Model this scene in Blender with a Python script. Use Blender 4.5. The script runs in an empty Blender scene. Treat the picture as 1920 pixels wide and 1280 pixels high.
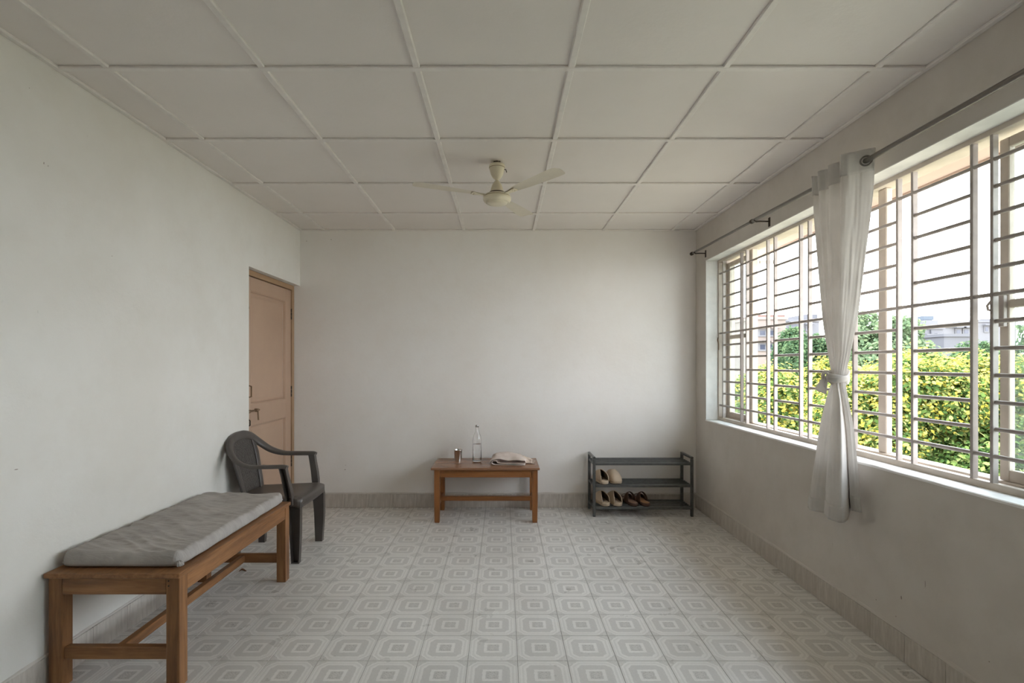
import bpy, bmesh, math, random
import numpy as np
from mathutils import Vector, Matrix, noise

R = math.radians
scene = bpy.context.scene
COL = scene.collection

# ------------------------------------------------------------------ camera, sky, sun, exposure
cam_d = bpy.data.cameras.new('camera')
cam = bpy.data.objects.new('camera', cam_d)
COL.objects.link(cam)
cam.location = (0, 0, 1.35)
cam.rotation_euler = (R(90), 0, 0)
cam_d.sensor_width = 36.0
cam_d.lens = 18.0
cam_d.shift_x = 17 / 1920
cam_d.shift_y = 43 / 1920
cam_d.clip_start = 0.05
cam_d.clip_end = 400
scene.camera = cam

world = bpy.data.worlds.new('sky')
scene.world = world
world.use_nodes = True
wn = world.node_tree
wn.nodes.clear()
w_out = wn.nodes.new('ShaderNodeOutputWorld')
w_bg = wn.nodes.new('ShaderNodeBackground')
w_tc = wn.nodes.new('ShaderNodeTexCoord')
w_sep = wn.nodes.new('ShaderNodeSeparateXYZ')
w_ramp = wn.nodes.new('ShaderNodeValToRGB')
w_ramp.color_ramp.elements[0].position = 0.0
w_ramp.color_ramp.elements[0].color = (0.97, 0.985, 1.0, 1)
w_ramp.color_ramp.elements[1].position = 0.8
w_ramp.color_ramp.elements[1].color = (0.76, 0.87, 1.0, 1)
wn.links.new(w_tc.outputs['Generated'], w_sep.inputs[0])
wn.links.new(w_sep.outputs['Z'], w_ramp.inputs[0])
wn.links.new(w_ramp.outputs[0], w_bg.inputs[0])
wn.links.new(w_bg.outputs[0], w_out.inputs[0])
w_bg.inputs[1].default_value = 7.4

sun_d = bpy.data.lights.new('sun', 'SUN')
sun_d.energy = 17.0
sun_d.angle = R(1.0)
sun_d.color = (1.0, 0.95, 0.86)
sun = bpy.data.objects.new('sun', sun_d)
COL.objects.link(sun)
sun.location = (6, -8, 20)
sun.rotation_euler = Vector((0.32, 0.36, 0.88)).to_track_quat('Z', 'Y').to_euler()

scene.view_settings.view_transform = 'Standard'
scene.view_settings.look = 'None'
scene.view_settings.exposure = 0.33
scene.view_settings.gamma = 1.0
scene.view_settings.use_curve_mapping = False
scene.cycles.max_bounces = 14
scene.cycles.diffuse_bounces = 9
scene.cycles.transparent_max_bounces = 16

# ------------------------------------------------------------------ room measures
XL, XR = -1.915, 1.822          # side walls
YB, YF = 4.836, -1.7            # back wall, wall behind the camera
ZC = 2.6195                     # ceiling panels
TX0, TDX = 0.0666, 0.227        # floor tile grid
TY0, TDY = 2.334, 0.216

# ------------------------------------------------------------------ material helpers
class NT:
    def __init__(self, name):
        self.m = bpy.data.materials.new(name)
        self.m.use_nodes = True
        self.t = self.m.node_tree
        self.t.nodes.clear()
        self.out = self.n('OutputMaterial')
    def n(self, typ, **kw):
        nd = self.t.nodes.new('ShaderNode' + typ)
        for k, v in kw.items():
            setattr(nd, k, v)
        return nd
    def l(self, a, b):
        self.t.links.new(a, b)
    def val(self, sock, v):
        if hasattr(v, 'is_linked') or isinstance(v, bpy.types.NodeSocket):
            self.l(v, sock)
        else:
            sock.default_value = v
    def math(self, op, a, b=None, c=None, clamp=False):
        nd = self.n('Math', operation=op, use_clamp=clamp)
        self.val(nd.inputs[0], a)
        if b is not None: self.val(nd.inputs[1], b)
        if c is not None: self.val(nd.inputs[2], c)
        return nd.outputs[0]
    def coords(self, kind='Object', scale=(1, 1, 1)):
        tc = self.n('TexCoord')
        mp = self.n('Mapping')
        self.l(tc.outputs[kind], mp.inputs[0])
        mp.inputs['Scale'].default_value = scale
        return mp.outputs[0]
    def noise(self, vec, scale, detail=4, rough=0.55):
        nd = self.n('TexNoise')
        if vec is not None: self.l(vec, nd.inputs['Vector'])
        nd.inputs['Scale'].default_value = scale
        nd.inputs['Detail'].default_value = detail
        nd.inputs['Roughness'].default_value = rough
        return nd.outputs['Fac']
    def ramp(self, fac, stops, mode='LINEAR'):
        nd = self.n('ValToRGB')
        cr = nd.color_ramp
        cr.interpolation = mode
        while len(cr.elements) < len(stops):
            cr.elements.new(0.5)
        for e, (p, c) in zip(cr.elements, stops):
            e.position = p
            e.color = (c, c, c, 1) if isinstance(c, (int, float)) else (*c, 1)
        self.l(fac, nd.inputs[0])
        return nd.outputs[0]
    def mix(self, fac, a, b, blend='MIX'):
        nd = self.n('MixRGB', blend_type=blend)
        for s, v in zip(nd.inputs, (fac, a, b)):
            if isinstance(v, bpy.types.NodeSocket): self.l(v, s)
            elif isinstance(v, tuple): s.default_value = (*v, 1)
            else: s.default_value = v
        return nd.outputs[0]
    def bump(self, h, strength=0.3, dist=0.01):
        nd = self.n('Bump')
        nd.inputs['Strength'].default_value = strength
        nd.inputs['Distance'].default_value = dist
        self.l(h, nd.inputs['Height'])
        return nd.outputs[0]
    def principled(self, color, rough=0.6, metal=0.0, normal=None, spec=0.5, **kw):
        p = self.n('BsdfPrincipled')
        if isinstance(color, tuple): p.inputs['Base Color'].default_value = (*color, 1)
        else: self.l(color, p.inputs['Base Color'])
        self.val(p.inputs['Roughness'], rough)
        p.inputs['Metallic'].default_value = metal
        p.inputs['Specular IOR Level'].default_value = spec
        if normal is not None: self.l(normal, p.inputs['Normal'])
        for k, v in kw.items():
            p.inputs[k].default_value = v
        self.l(p.outputs[0], self.out.inputs[0])
        return p

def plain(name, color, rough=0.5, metal=0.0, spec=0.5, var=0.12, scale=18, bump=0.0):
    t = NT(name)
    v = t.coords('Object')
    f = t.noise(v, scale)
    lo = tuple(c * (1 - var) for c in color)
    hi = tuple(min(1, c * (1 + var)) for c in color)
    c = t.ramp(f, [(0.3, lo), (0.7, hi)])
    nb = t.bump(t.noise(v, scale * 6), bump, 0.004) if bump else None
    t.principled(c, rough, metal, nb, spec)
    return t.m

def plaster(name, base, grime, seed):
    t = NT(name)
    tc = t.n('TexCoord')
    mp = t.n('Mapping')
    mp.inputs['Location'].default_value = (seed, seed * 1.7, 0)
    t.l(tc.outputs['Object'], mp.inputs[0])
    v = mp.outputs[0]
    big = t.noise(v, 1.1, 5, 0.6)
    c1 = t.mix(t.ramp(big, [(0.38, 0.0), (0.68, 0.55)]), base, grime)
    mid = t.noise(v, 6.0, 6, 0.65)
    c2 = t.mix(t.ramp(mid, [(0.5, 0.0), (0.72, 0.22)]), c1, grime)
    # sparse scuffs
    mp2 = t.n('Mapping')
    mp2.inputs['Scale'].default_value = (7, 7, 2.6)
    t.l(tc.outputs['Object'], mp2.inputs[0])
    sc = t.noise(mp2.outputs[0], 3.1, 3, 0.5)
    scm = t.ramp(sc, [(0.765, 0.0), (0.81, 0.30)])
    c3 = t.mix(scm, c2, tuple(g * 0.35 for g in grime))
    b = t.bump(t.noise(v, 9, 8, 0.7), 0.12, 0.02)
    t.principled(c3, 0.75, 0, b, 0.25)
    return t.m

def wood(name, axis, dark, mid, light, rough=0.42):
    t = NT(name)
    sc = [26, 26, 26]
    sc[axis] = 2.2
    oi = t.n('ObjectInfo')
    tc = t.n('TexCoord')
    add = t.n('VectorMath', operation='ADD')
    t.l(tc.outputs['Object'], add.inputs[0])
    t.l(oi.outputs['Random'], add.inputs[1])
    mp = t.n('Mapping')
    mp.inputs['Scale'].default_value = sc
    t.l(add.outputs[0], mp.inputs[0])
    g = t.noise(mp.outputs[0], 1.0, 6, 0.62)
    c = t.ramp(g, [(0.25, dark), (0.5, mid), (0.75, light)])
    f2 = t.noise(mp.outputs[0], 5.0, 3, 0.6)
    c = t.mix(t.ramp(f2, [(0.55, 0.0), (0.75, 0.35)]), c, dark)
    wear = t.noise(tc.outputs['Object'], 5.0, 4, 0.6)
    c = t.mix(t.ramp(wear, [(0.55, 0.0), (0.8, 0.4)]), c, tuple(d * 0.8 for d in dark))
    nb = t.bump(g, 0.15, 0.003)
    t.principled(c, rough, 0, nb, 0.4)
    return t.m

M = {}
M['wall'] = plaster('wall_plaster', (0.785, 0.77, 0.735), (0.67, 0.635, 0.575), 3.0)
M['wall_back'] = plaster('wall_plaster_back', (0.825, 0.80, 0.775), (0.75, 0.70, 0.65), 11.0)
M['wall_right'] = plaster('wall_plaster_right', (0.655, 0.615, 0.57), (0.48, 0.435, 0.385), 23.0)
M['ceiling'] = plaster('ceiling_board', (0.77, 0.725, 0.69), (0.715, 0.67, 0.63), 31.0)
M['batten'] = plain('batten_paint', (0.755, 0.715, 0.68), 0.5, var=0.05)
M['sill'] = plain('sill_paint', (0.86, 0.85, 0.83), 0.6, var=0.08, scale=9, bump=0.1)
M['grout'] = plain('grout', (0.20, 0.18, 0.16), 0.9)
M['bench_x'] = wood('bench_wood_x', 0, (0.085, 0.036, 0.014), (0.25, 0.115, 0.045), (0.40, 0.195, 0.080))
M['bench_y'] = wood('bench_wood_y', 1, (0.085, 0.036, 0.014), (0.25, 0.115, 0.045), (0.40, 0.195, 0.080))
M['bench_z'] = wood('bench_wood_z', 2, (0.085, 0.036, 0.014), (0.25, 0.115, 0.045), (0.40, 0.195, 0.080))
M['table_x'] = wood('table_wood_x', 0, (0.13, 0.05, 0.017), (0.26, 0.098, 0.028), (0.34, 0.138, 0.045), 0.35)
M['table_y'] = wood('table_wood_y', 1, (0.13, 0.05, 0.017), (0.26, 0.098, 0.028), (0.34, 0.138, 0.045), 0.35)
M['table_z'] = wood('table_wood_z', 2, (0.13, 0.05, 0.017), (0.26, 0.098, 0.028), (0.34, 0.138, 0.045), 0.35)
M['table_top'] = wood('table_top_wood', 0, (0.235, 0.112, 0.06), (0.265, 0.13, 0.07), (0.295, 0.148, 0.082), 0.22)
M['door'] = plain('door_paint', (0.46, 0.315, 0.225), 0.45, var=0.05, scale=3, bump=0.05)
M['door_frame'] = plain('door_frame_paint', (0.36, 0.23, 0.13), 0.5, var=0.08, scale=6)
M['iron_dark'] = plain('dark_iron', (0.06, 0.045, 0.035), 0.5, 0.6)
M['latch'] = plain('latch_metal', (0.23, 0.15, 0.09), 0.4, 0.7)
M['win_paint'] = plain('window_paint', (0.56, 0.49, 0.42), 0.5, var=0.14, scale=7, bump=0.08)
M['grille'] = plain('grille_paint', (0.38, 0.335, 0.31), 0.45, var=0.12, scale=14)
M['rod'] = plain('rod_metal', (0.20, 0.185, 0.17), 0.3, 0.85, var=0.05)
M['fan'] = plain('fan_enamel', (0.72, 0.65, 0.50), 0.35, var=0.04)
M['fan_band'] = plain('fan_band', (0.33, 0.26, 0.15), 0.4)
M['fan_blade'] = plain('fan_blade_enamel', (0.66, 0.60, 0.49), 0.4, var=0.04)
M['chair'] = plain('chair_plastic', (0.082, 0.070, 0.063), 0.33, var=0.08, spec=0.5)
M['rack'] = plain('rack_metal', (0.10, 0.102, 0.10), 0.30, 0.35, var=0.2, scale=30)
M['mule'] = plain('mule_foam', (0.60, 0.475, 0.345), 0.6, var=0.04, bump=0.05)
M['mule_shade'] = plain('mule_inner_shade', (0.17, 0.115, 0.075), 0.9, var=0.1)  # dark inside colour paints in the shade of the mule opening
M['mule_in'] = plain('mule_footbed', (0.55, 0.42, 0.31), 0.7, var=0.06)
M['slide'] = plain('slide_leather', (0.105, 0.052, 0.033), 0.5, var=0.15)
M['slide_in1'] = plain('slide_footbed_dull', (0.30, 0.185, 0.13), 0.6, var=0.1)
M['slide_in2'] = plain('slide_footbed_tan', (0.36, 0.19, 0.09), 0.6, var=0.1)
M['cup'] = plain('cup_steel', (0.62, 0.60, 0.58), 0.14, 1.0, var=0.03)
M['cap'] = plain('cap_metal', (0.45, 0.44, 0.43), 0.25, 1.0, var=0.1)
M['leaf_dry'] = plain('dry_leaf', (0.19, 0.085, 0.035), 0.8)
M['trunk'] = plain('bark', (0.16, 0.11, 0.075), 0.9, var=0.3, scale=6)
M['ground'] = plain('outside_ground', (0.21, 0.20, 0.15), 0.95, var=0.25, scale=0.3)
M['soffit'] = plain('soffit_paint', (0.40, 0.30, 0.24), 0.8, var=0.05, scale=2)
M['bld_white'] = plain('render_white', (0.135, 0.133, 0.142), 0.85, var=0.06, scale=0.6)
M['bld_peach'] = plain('render_peach', (0.19, 0.155, 0.135), 0.85, var=0.06, scale=0.6)
M['bld_red'] = plain('render_red', (0.14, 0.08, 0.066), 0.85, var=0.1, scale=0.8)
M['bld_grey'] = plain('render_grey', (0.10, 0.10, 0.11), 0.85, var=0.08, scale=0.6)
M['tank'] = plain('tank_plastic', (0.06, 0.078, 0.10), 0.6, var=0.05)
M['pane_dark'] = plain('far_pane', (0.045, 0.05, 0.075), 0.2, var=0.05)
M['tarp'] = plain('blue_tarp', (0.035, 0.07, 0.15), 0.6, var=0.15, scale=2)

def cloth_mat(name, c_lo, c_hi, transl=0.0, weave=420, rough=0.85, blotch=5):
    t = NT(name)
    v = t.coords('Object')
    f = t.noise(v, blotch, 5, 0.6)
    c = t.ramp(f, [(0.3, c_lo), (0.7, c_hi)])
    wv = t.noise(t.coords('Object', (weave, weave, weave * 0.25)), 1.0, 2)
    nb = t.bump(wv, 0.25, 0.001)
    p = t.principled(c, rough, 0, nb, 0.15)
    if transl:
        tr = t.n('BsdfTranslucent')
        t.l(c, tr.inputs[0])
        mx = t.n('MixShader')
        mx.inputs[0].default_value = transl
        t.l(p.outputs[0], mx.inputs[1])
        t.l(tr.outputs[0], mx.inputs[2])
        t.l(mx.outputs[0], t.out.inputs[0])
    return t.m
M['curtain'] = cloth_mat('curtain_cloth', (0.68, 0.65, 0.62), (0.78, 0.755, 0.725), 0.32)
def cushion_mat():
    t = NT('cushion_cloth')
    v = t.coords('Object')
    c = t.ramp(t.noise(v, 7, 5, 0.6), [(0.3, (0.34, 0.315, 0.295)), (0.7, (0.455, 0.425, 0.40))])
    cr = t.noise(t.coords('Object', (5, 26, 5)), 1.0, 4, 0.6)
    c = t.mix(t.ramp(cr, [(0.60, 0.0), (0.72, 0.30)]), c, (0.25, 0.23, 0.21))
    hgt = t.math('ADD', t.ramp(cr, [(0.42, 0.0), (0.5, 1.0), (0.58, 0.0)]), t.math('MULTIPLY', t.noise(t.coords('Object', (400, 400, 200)), 1.0, 2), 0.15))
    t.principled(c, 0.85, 0, t.bump(hgt, 0.28, 0.004), 0.15)
    return t.m
M['cushion'] = cushion_mat()
M['towel'] = cloth_mat('towel_cloth', (0.64, 0.54, 0.49), (0.73, 0.635, 0.58), 0.0, blotch=12)
M['fringe'] = cloth_mat('fringe_cloth', (0.60, 0.48, 0.40), (0.70, 0.58, 0.49), 0.0, blotch=12)

def glass_pane(name, tint, refl=0.10):
    t = NT(name)
    tr = t.n('BsdfTransparent'); tr.inputs[0].default_value = (*tint, 1)
    gl = t.n('BsdfGlossy'); gl.inputs['Roughness'].default_value = 0.03
    df = t.n('BsdfDiffuse'); df.inputs[0].default_value = (0.62, 0.68, 0.68, 1)
    v = t.coords('Object')
    dust = t.ramp(t.noise(v, 4, 5, 0.65), [(0.35, 0.03), (0.8, 0.24)])
    m1 = t.n('MixShader'); m1.inputs[0].default_value = refl
    t.l(tr.outputs[0], m1.inputs[1]); t.l(gl.outputs[0], m1.inputs[2])
    m2 = t.n('MixShader'); t.l(dust, m2.inputs[0])
    t.l(m1.outputs[0], m2.inputs[1]); t.l(df.outputs[0], m2.inputs[2])
    t.l(m2.outputs[0], t.out.inputs[0])
    return t.m
M['pane'] = glass_pane('window_glass', (0.90, 0.95, 0.95))

def glass(name, color, ior):
    t = NT(name)
    g = t.n('BsdfGlass')
    g.inputs['Color'].default_value = (*color, 1)
    g.inputs['Roughness'].default_value = 0.0
    g.inputs['IOR'].default_value = ior
    t.l(g.outputs[0], t.out.inputs[0])
    return t.m
M['bottle'] = glass('bottle_glass', (1.0, 1.0, 1.0), 1.45)
M['water'] = glass('water', (1.0, 1.0, 1.0), 1.33)

def tile_material():
    t = NT('floor_tile')
    tc = t.n('TexCoord')
    oi = t.n('ObjectInfo')
    sep = t.n('SeparateXYZ')
    t.l(tc.outputs['Object'], sep.inputs[0])
    wob = t.noise(tc.outputs['Object'], 60, 3)
    wo = t.math('MULTIPLY', t.math('SUBTRACT', wob, 0.5), 0.09)
    u = t.math('ADD', t.math('ABSOLUTE', t.math('DIVIDE', sep.outputs[0], TDX / 2)), wo)
    v = t.math('ADD', t.math('ABSOLUTE', t.math('DIVIDE', sep.outputs[1], TDY / 2)), wo)
    a = t.math('MAXIMUM', u, v)
    s = t.math('ADD', u, v)
    octd = t.math('MAXIMUM', a, t.math('MULTIPLY', s, 0.585))
    # squares in the middle use the box distance, the frame around them the octagon
    light, dark, mid = (0.80, 0.78, 0.75), (0.61, 0.59, 0.563), (0.71, 0.69, 0.66)
    inner = t.ramp(a, [(0.0, mid), (0.245, dark), (0.265, light), (0.37, light), (0.39, dark), (1.0, dark)])
    outer = t.ramp(octd, [(0.0, dark), (0.665, dark), (0.69, light), (0.755, light), (0.775, mid),
                          (0.83, mid), (0.85, light), (0.90, light), (0.915, mid), (1.0, mid)])
    sel = t.math('GREATER_THAN', octd, 0.55)
    c = t.mix(sel, inner, outer)
    # leaf corners
    corner = t.math('MULTIPLY', t.math('GREATER_THAN', s, 1.54), t.math('GREATER_THAN', t.noise(tc.outputs['Object'], 120, 2), 0.40))
    c = t.mix(t.math('MULTIPLY', corner, 0.85), c, (0.60, 0.58, 0.55))
    # rosette in the centre
    ros = t.math('MULTIPLY', t.math('LESS_THAN', a, 0.22), t.ramp(t.noise(tc.outputs['Object'], 150, 3, 0.7), [(0.46, 0.0), (0.54, 1.0)]))
    c = t.mix(t.math('MULTIPLY', ros, 0.8), c, (0.43, 0.41, 0.385))
    # streaky print and wear
    st = t.noise(t.coords('Object', (30, 30, 30)), 2.5, 3, 0.6)
    c = t.mix(t.ramp(st, [(0.45, 0.0), (0.75, 0.45)]), c, mid)
    geo = t.n('NewGeometry')
    gr = t.noise(geo.outputs['Position'], 1.3, 5, 0.6)
    c = t.mix(t.ramp(gr, [(0.45, 0.0), (0.75, 0.35)]), c, (0.46, 0.42, 0.375))
    br = t.math('ADD', t.math('MULTIPLY', oi.outputs['Random'], 0.10), 0.95)
    c = t.mix(1.0, c, t.ramp(br, [(0.0, 0.0), (1.0, 1.0)]), 'MULTIPLY')
    rg = t.ramp(t.noise(geo.outputs['Position'], 7, 4), [(0.3, 0.26), (0.7, 0.42)])
    nb = t.bump(t.noise(tc.outputs['Object'], 40, 4), 0.04, 0.004)
    t.principled(c, rg, 0, nb, 0.5)
    return t.m
M['tile'] = tile_material()

def skirt_material():
    t = NT('skirting_tile')
    v = t.coords('Object', (60, 60, 9))
    f = t.noise(v, 1.0, 5, 0.6)
    oi = t.n('ObjectInfo')
    c = t.ramp(f, [(0.3, (0.46, 0.42, 0.375)), (0.55, (0.58, 0.535, 0.485)), (0.75, (0.65, 0.61, 0.56))])
    d = t.noise(t.coords('Object'), 6, 5, 0.65)
    c = t.mix(t.ramp(d, [(0.45, 0.0), (0.75, 0.5)]), c, (0.38, 0.33, 0.285))
    c = t.mix(t.math('MULTIPLY', oi.outputs['Random'], 0.25), c, (0.42, 0.38, 0.34))
    t.principled(c, 0.42, 0, None, 0.4)
    return t.m
M['skirt'] = skirt_material()

def leaf_material(name, stops, transl=0.35):
    t = NT(name)
    g = t.n('NewGeometry')
    c = t.ramp(g.outputs['Random Per Island'], stops)
    p = t.n('BsdfDiffuse'); t.l(c, p.inputs[0])
    tr = t.n('BsdfTranslucent'); t.l(c, tr.inputs[0])
    mx = t.n('MixShader'); mx.inputs[0].default_value = transl
    t.l(p.outputs[0], mx.inputs[1]); t.l(tr.outputs[0], mx.inputs[2])
    t.l(mx.outputs[0], t.out.inputs[0])
    return t.m
M['leaf_green'] = leaf_material('leaf_green', [(0.0, (0.032, 0.066, 0.022)), (0.4, (0.085, 0.145, 0.04)), (0.75, (0.18, 0.235, 0.07)), (1.0, (0.34, 0.35, 0.14))])
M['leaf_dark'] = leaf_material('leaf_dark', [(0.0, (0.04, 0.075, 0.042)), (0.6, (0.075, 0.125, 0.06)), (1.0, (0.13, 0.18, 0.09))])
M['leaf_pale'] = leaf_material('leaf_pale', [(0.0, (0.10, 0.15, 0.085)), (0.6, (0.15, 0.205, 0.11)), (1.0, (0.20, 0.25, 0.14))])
M['blossom'] = leaf_material('blossom', [(0.0, (0.46, 0.36, 0.05)), (0.6, (0.50, 0.43, 0.10)), (1.0, (0.40, 0.40, 0.13))])

# ------------------------------------------------------------------ object helpers
def link_mesh(name, me, mat, parent=None, loc=None):
    o = bpy.data.objects.new(name, me)
    if mat is not None and not me.materials:
        me.materials.append(mat)
    COL.objects.link(o)
    if parent is not None:
        o.parent = parent
    if loc is not None:
        o.location = loc
    return o

def bm_obj(name, bm, mat, parent=None, smooth=False, loc=None, auto=None):
    me = bpy.data.meshes.new(name)
    bmesh.ops.recalc_face_normals(bm, faces=bm.faces)
    bm.to_mesh(me)
    bm.free()
    if smooth or auto:
        me.polygons.foreach_set('use_smooth', [True] * len(me.polygons))
        if auto:
            me.set_sharp_from_angle(angle=R(auto))
    return link_mesh(name, me, mat, parent, loc)

def tag(o, label=None, cat=None, group=None, kind=None):
    if label: o['label'] = label
    if cat: o['category'] = cat
    if group: o['group'] = group
    if kind: o['kind'] = kind
    return o

def thing(name, label, cat, loc=(0, 0, 0), rz=0.0, group=None):
    o = bpy.data.objects.new(name, None)
    o.empty_display_size = 0.05
    COL.objects.link(o)
    o.location = loc
    o.rotation_euler = (0, 0, rz)
    return tag(o, label, cat, group)

def struct_empty(name, label, cat=None, loc=(0, 0, 0)):
    o = bpy.data.objects.new(name, None)
    COL.objects.link(o)
    o.location = loc
    return tag(o, label, cat, None, 'structure')

def add_box(bm, x0, x1, y0, y1, z0, z1, bev=0.0, seg=1):
    vs = [bm.verts.new(p) for p in ((x0, y0, z0), (x1, y0, z0), (x1, y1, z0), (x0, y1, z0),
                                    (x0, y0, z1), (x1, y0, z1), (x1, y1, z1), (x0, y1, z1))]
    fs = [(0, 3, 2, 1), (4, 5, 6, 7), (0, 1, 5, 4), (1, 2, 6, 5), (2, 3, 7, 6), (3, 0, 4, 7)]
    faces = [bm.faces.new([vs[i] for i in f]) for f in fs]
    if bev > 0:
        edges = list({e for f in faces for e in f.edges})
        bmesh.ops.bevel(bm, geom=edges, offset=bev, segments=seg, affect='EDGES', profile=0.5)
    return bm

def box(name, x0, x1, y0, y1, z0, z1, mat, parent=None, bev=0.0, seg=1):
    bm = bmesh.new()
    add_box(bm, min(x0, x1), max(x0, x1), min(y0, y1), max(y0, y1), min(z0, z1), max(z0, z1), bev, seg)
    return bm_obj(name, bm, mat, parent)

def loft(bm, rings, closed=True, caps=True):
    vr = [[bm.verts.new(p) for p in ring] for ring in rings]
    n = len(rings[0])
    for a, b in zip(vr[:-1], vr[1:]):
        for i in range(n if closed else n - 1):
            j = (i + 1) % n
            bm.faces.new((a[i], a[j], b[j], b[i]))
    if caps and closed:
        bm.faces.new(list(reversed(vr[0])))
        bm.faces.new(vr[-1])
    return vr

def add_tube(bm, pts, r, n=10, caps=True):
    pts = [Vector(p) for p in pts]
    rad = r if isinstance(r, (list, tuple)) else [r] * len(pts)
    rings = []
    up = None
    for i, p in enumerate(pts):
        d = (pts[min(i + 1, len(pts) - 1)] - pts[max(i - 1, 0)]).normalized()
        if up is None:
            up = Vector((0, 0, 1)) if abs(d.z) < 0.9 else Vector((1, 0, 0))
        side = d.cross(up).normalized()
        up = side.cross(d).normalized()
        rings.append([p + rad[i] * (side * math.cos(2 * math.pi * k / n) + up * math.sin(2 * math.pi * k / n)) for k in range(n)])
    loft(bm, rings, True, caps)
    return bm

def add_lathe(bm, prof, n=32, cx=0.0, cy=0.0, cap0=True, cap1=True):
    rings = [[(cx + r * math.cos(2 * math.pi * k / n), cy + r * math.sin(2 * math.pi * k / n), z) for k in range(n)] for r, z in prof]
    vr = [[bm.verts.new(p) for p in ring] for ring in rings]
    for a, b in zip(vr[:-1], vr[1:]):
        for i in range(n):
            j = (i + 1) % n
            bm.faces.new((a[i], a[j], b[j], b[i]))
    if cap0: bm.faces.new(list(reversed(vr[0])))
    if cap1: bm.faces.new(vr[-1])
    return bm

def catmull(pts, per):
    pts = [Vector(p) for p in pts]
    out = []
    n = len(pts)
    for i in range(n - 1):
        p0, p1, p2, p3 = pts[max(i - 1, 0)], pts[i], pts[i + 1], pts[min(i + 2, n - 1)]
        for k in range(per):
            t = k / per
            out.append(0.5 * ((2 * p1) + (p2 - p0) * t + (2 * p0 - 5 * p1 + 4 * p2 - p3) * t * t + (3 * p1 - p0 - 3 * p2 + p3) * t ** 3))
    out.append(pts[-1])
    return out

def grid_surface(bm, fn, nu, nv):
    vs = [[bm.verts.new(fn(i / nu, j / nv)) for i in range(nu + 1)] for j in range(nv + 1)]
    for j in range(nv):
        for i in range(nu):
            bm.faces.new((vs[j][i], vs[j][i + 1], vs[j + 1][i + 1], vs[j + 1][i]))
    return vs

def solidify(o, th, offset=0.0):
    md = o.modifiers.new('thickness', 'SOLIDIFY')
    md.thickness = th
    md.offset = offset
    return o

def lerp_table(tab, x):
    tab = sorted(tab)
    if x <= tab[0][0]: return tab[0][1]
    for (a, va), (b, vb) in zip(tab[:-1], tab[1:]):
        if x <= b:
            t = (x - a) / (b - a)
            return va + (vb - va) * t
    return tab[-1][1]

def smooth_table(tab, x):
    tab = sorted(tab)
    if x <= tab[0][0]: return tab[0][1]
    if x >= tab[-1][0]: return tab[-1][1]
    for i in range(len(tab) - 1):
        (a, va), (b, vb) = tab[i], tab[i + 1]
        if x <= b:
            t = (x - a) / (b - a)
            pa = tab[i - 1] if i else tab[i]
            pb = tab[i + 2] if i + 2 < len(tab) else tab[i + 1]
            ma = (vb - pa[1]) / (b - pa[0])
            mb = (pb[1] - va) / (pb[0] - a)
            h = b - a
            return ((2 * t ** 3 - 3 * t * t + 1) * va + (t ** 3 - 2 * t * t + t) * h * ma + (-2 * t ** 3 + 3 * t * t) * vb + (t ** 3 - t * t) * h * mb)

rng = random.Random(7)

# ------------------------------------------------------------------ room shell
WT = 0.26
WX1 = XR + WT                               # outer face of the window wall
WY0, WY1 = 0.42, 4.598                      # window opening; unseen near end sized for the room's light level
WZ0, WZ1 = 0.856, 2.284
DY0, DZ1 = 3.86, 2.09                       # door opening

bm = bmesh.new()
add_box(bm, XL - 0.25, XR + 0.26, YB, YB + 0.2, -0.1, ZC + 0.2)
tag(bm_obj('wall_back', bm, M['wall_back']), 'plain off-white plaster end wall with faint stains', kind='structure')

bm = bmesh.new()
add_box(bm, XL - 0.22, XL, YF, DY0, -0.1, ZC + 0.2)
add_box(bm, XL - 0.22, XL, DY0, YB - 0.0005, DZ1, ZC + 0.2)
add_box(bm, XL - 0.22, XL - 0.15, DY0, YB - 0.0005, -0.1, DZ1)
tag(bm_obj('wall_left', bm, M['wall']), 'off-white plaster side wall beside the bench', kind='structure')

bm = bmesh.new()
add_box(bm, XR, WX1, YF, WY0, -0.1, ZC + 0.2)
add_box(bm, XR, WX1, WY1, YB, -0.1, ZC + 0.2)
add_box(bm, XR, WX1, WY0, WY1, -0.1, WZ0 - 0.012)
add_box(bm, XR, WX1, WY0, WY1, WZ1, ZC + 0.2)
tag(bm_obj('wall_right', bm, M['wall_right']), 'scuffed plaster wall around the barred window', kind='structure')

bm = bmesh.new()
add_box(bm, XL - 0.25, WX1, YF - 0.2, YF, -0.1, ZC + 0.2)
tag(bm_obj('wall_front', bm, M['wall']), 'plaster wall behind the viewer', kind='structure')

# small wear marks on the plaster (chips, nail holes)
def wall_mark(wall, x, y, z, w, h, axis):
    bm = bmesh.new()
    n = 9
    pts = []
    for k in range(n):
        a = 2 * math.pi * k / n
        r = 0.7 + 0.5 * rng.random()
        pts.append((w * r * math.cos(a), h * r * math.sin(a)))
    if axis == 'y':
        r0 = [(x + p[0], y + 0.004, z + p[1]) for p in pts]
        r1 = [(x + p[0] * 0.8, y - 0.0012, z + p[1] * 0.8) for p in pts]
    else:
        s = 1 if axis == 'x+' else -1
        r0 = [(x - s * 0.004, y + p[0], z + p[1]) for p in pts]
        r1 = [(x + s * 0.0012, y + p[0] * 0.8, z + p[1] * 0.8) for p in pts]
    loft(bm, [r0, r1])
    return bm_obj('wall_chip', bm, M['chip'], wall)
M['chip'] = plain('plaster_chip', (0.36, 0.31, 0.27), 0.9)
wb = bpy.data.objects['wall_back']; wl = bpy.data.objects['wall_left']; wr = bpy.data.objects['wall_right']
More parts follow.
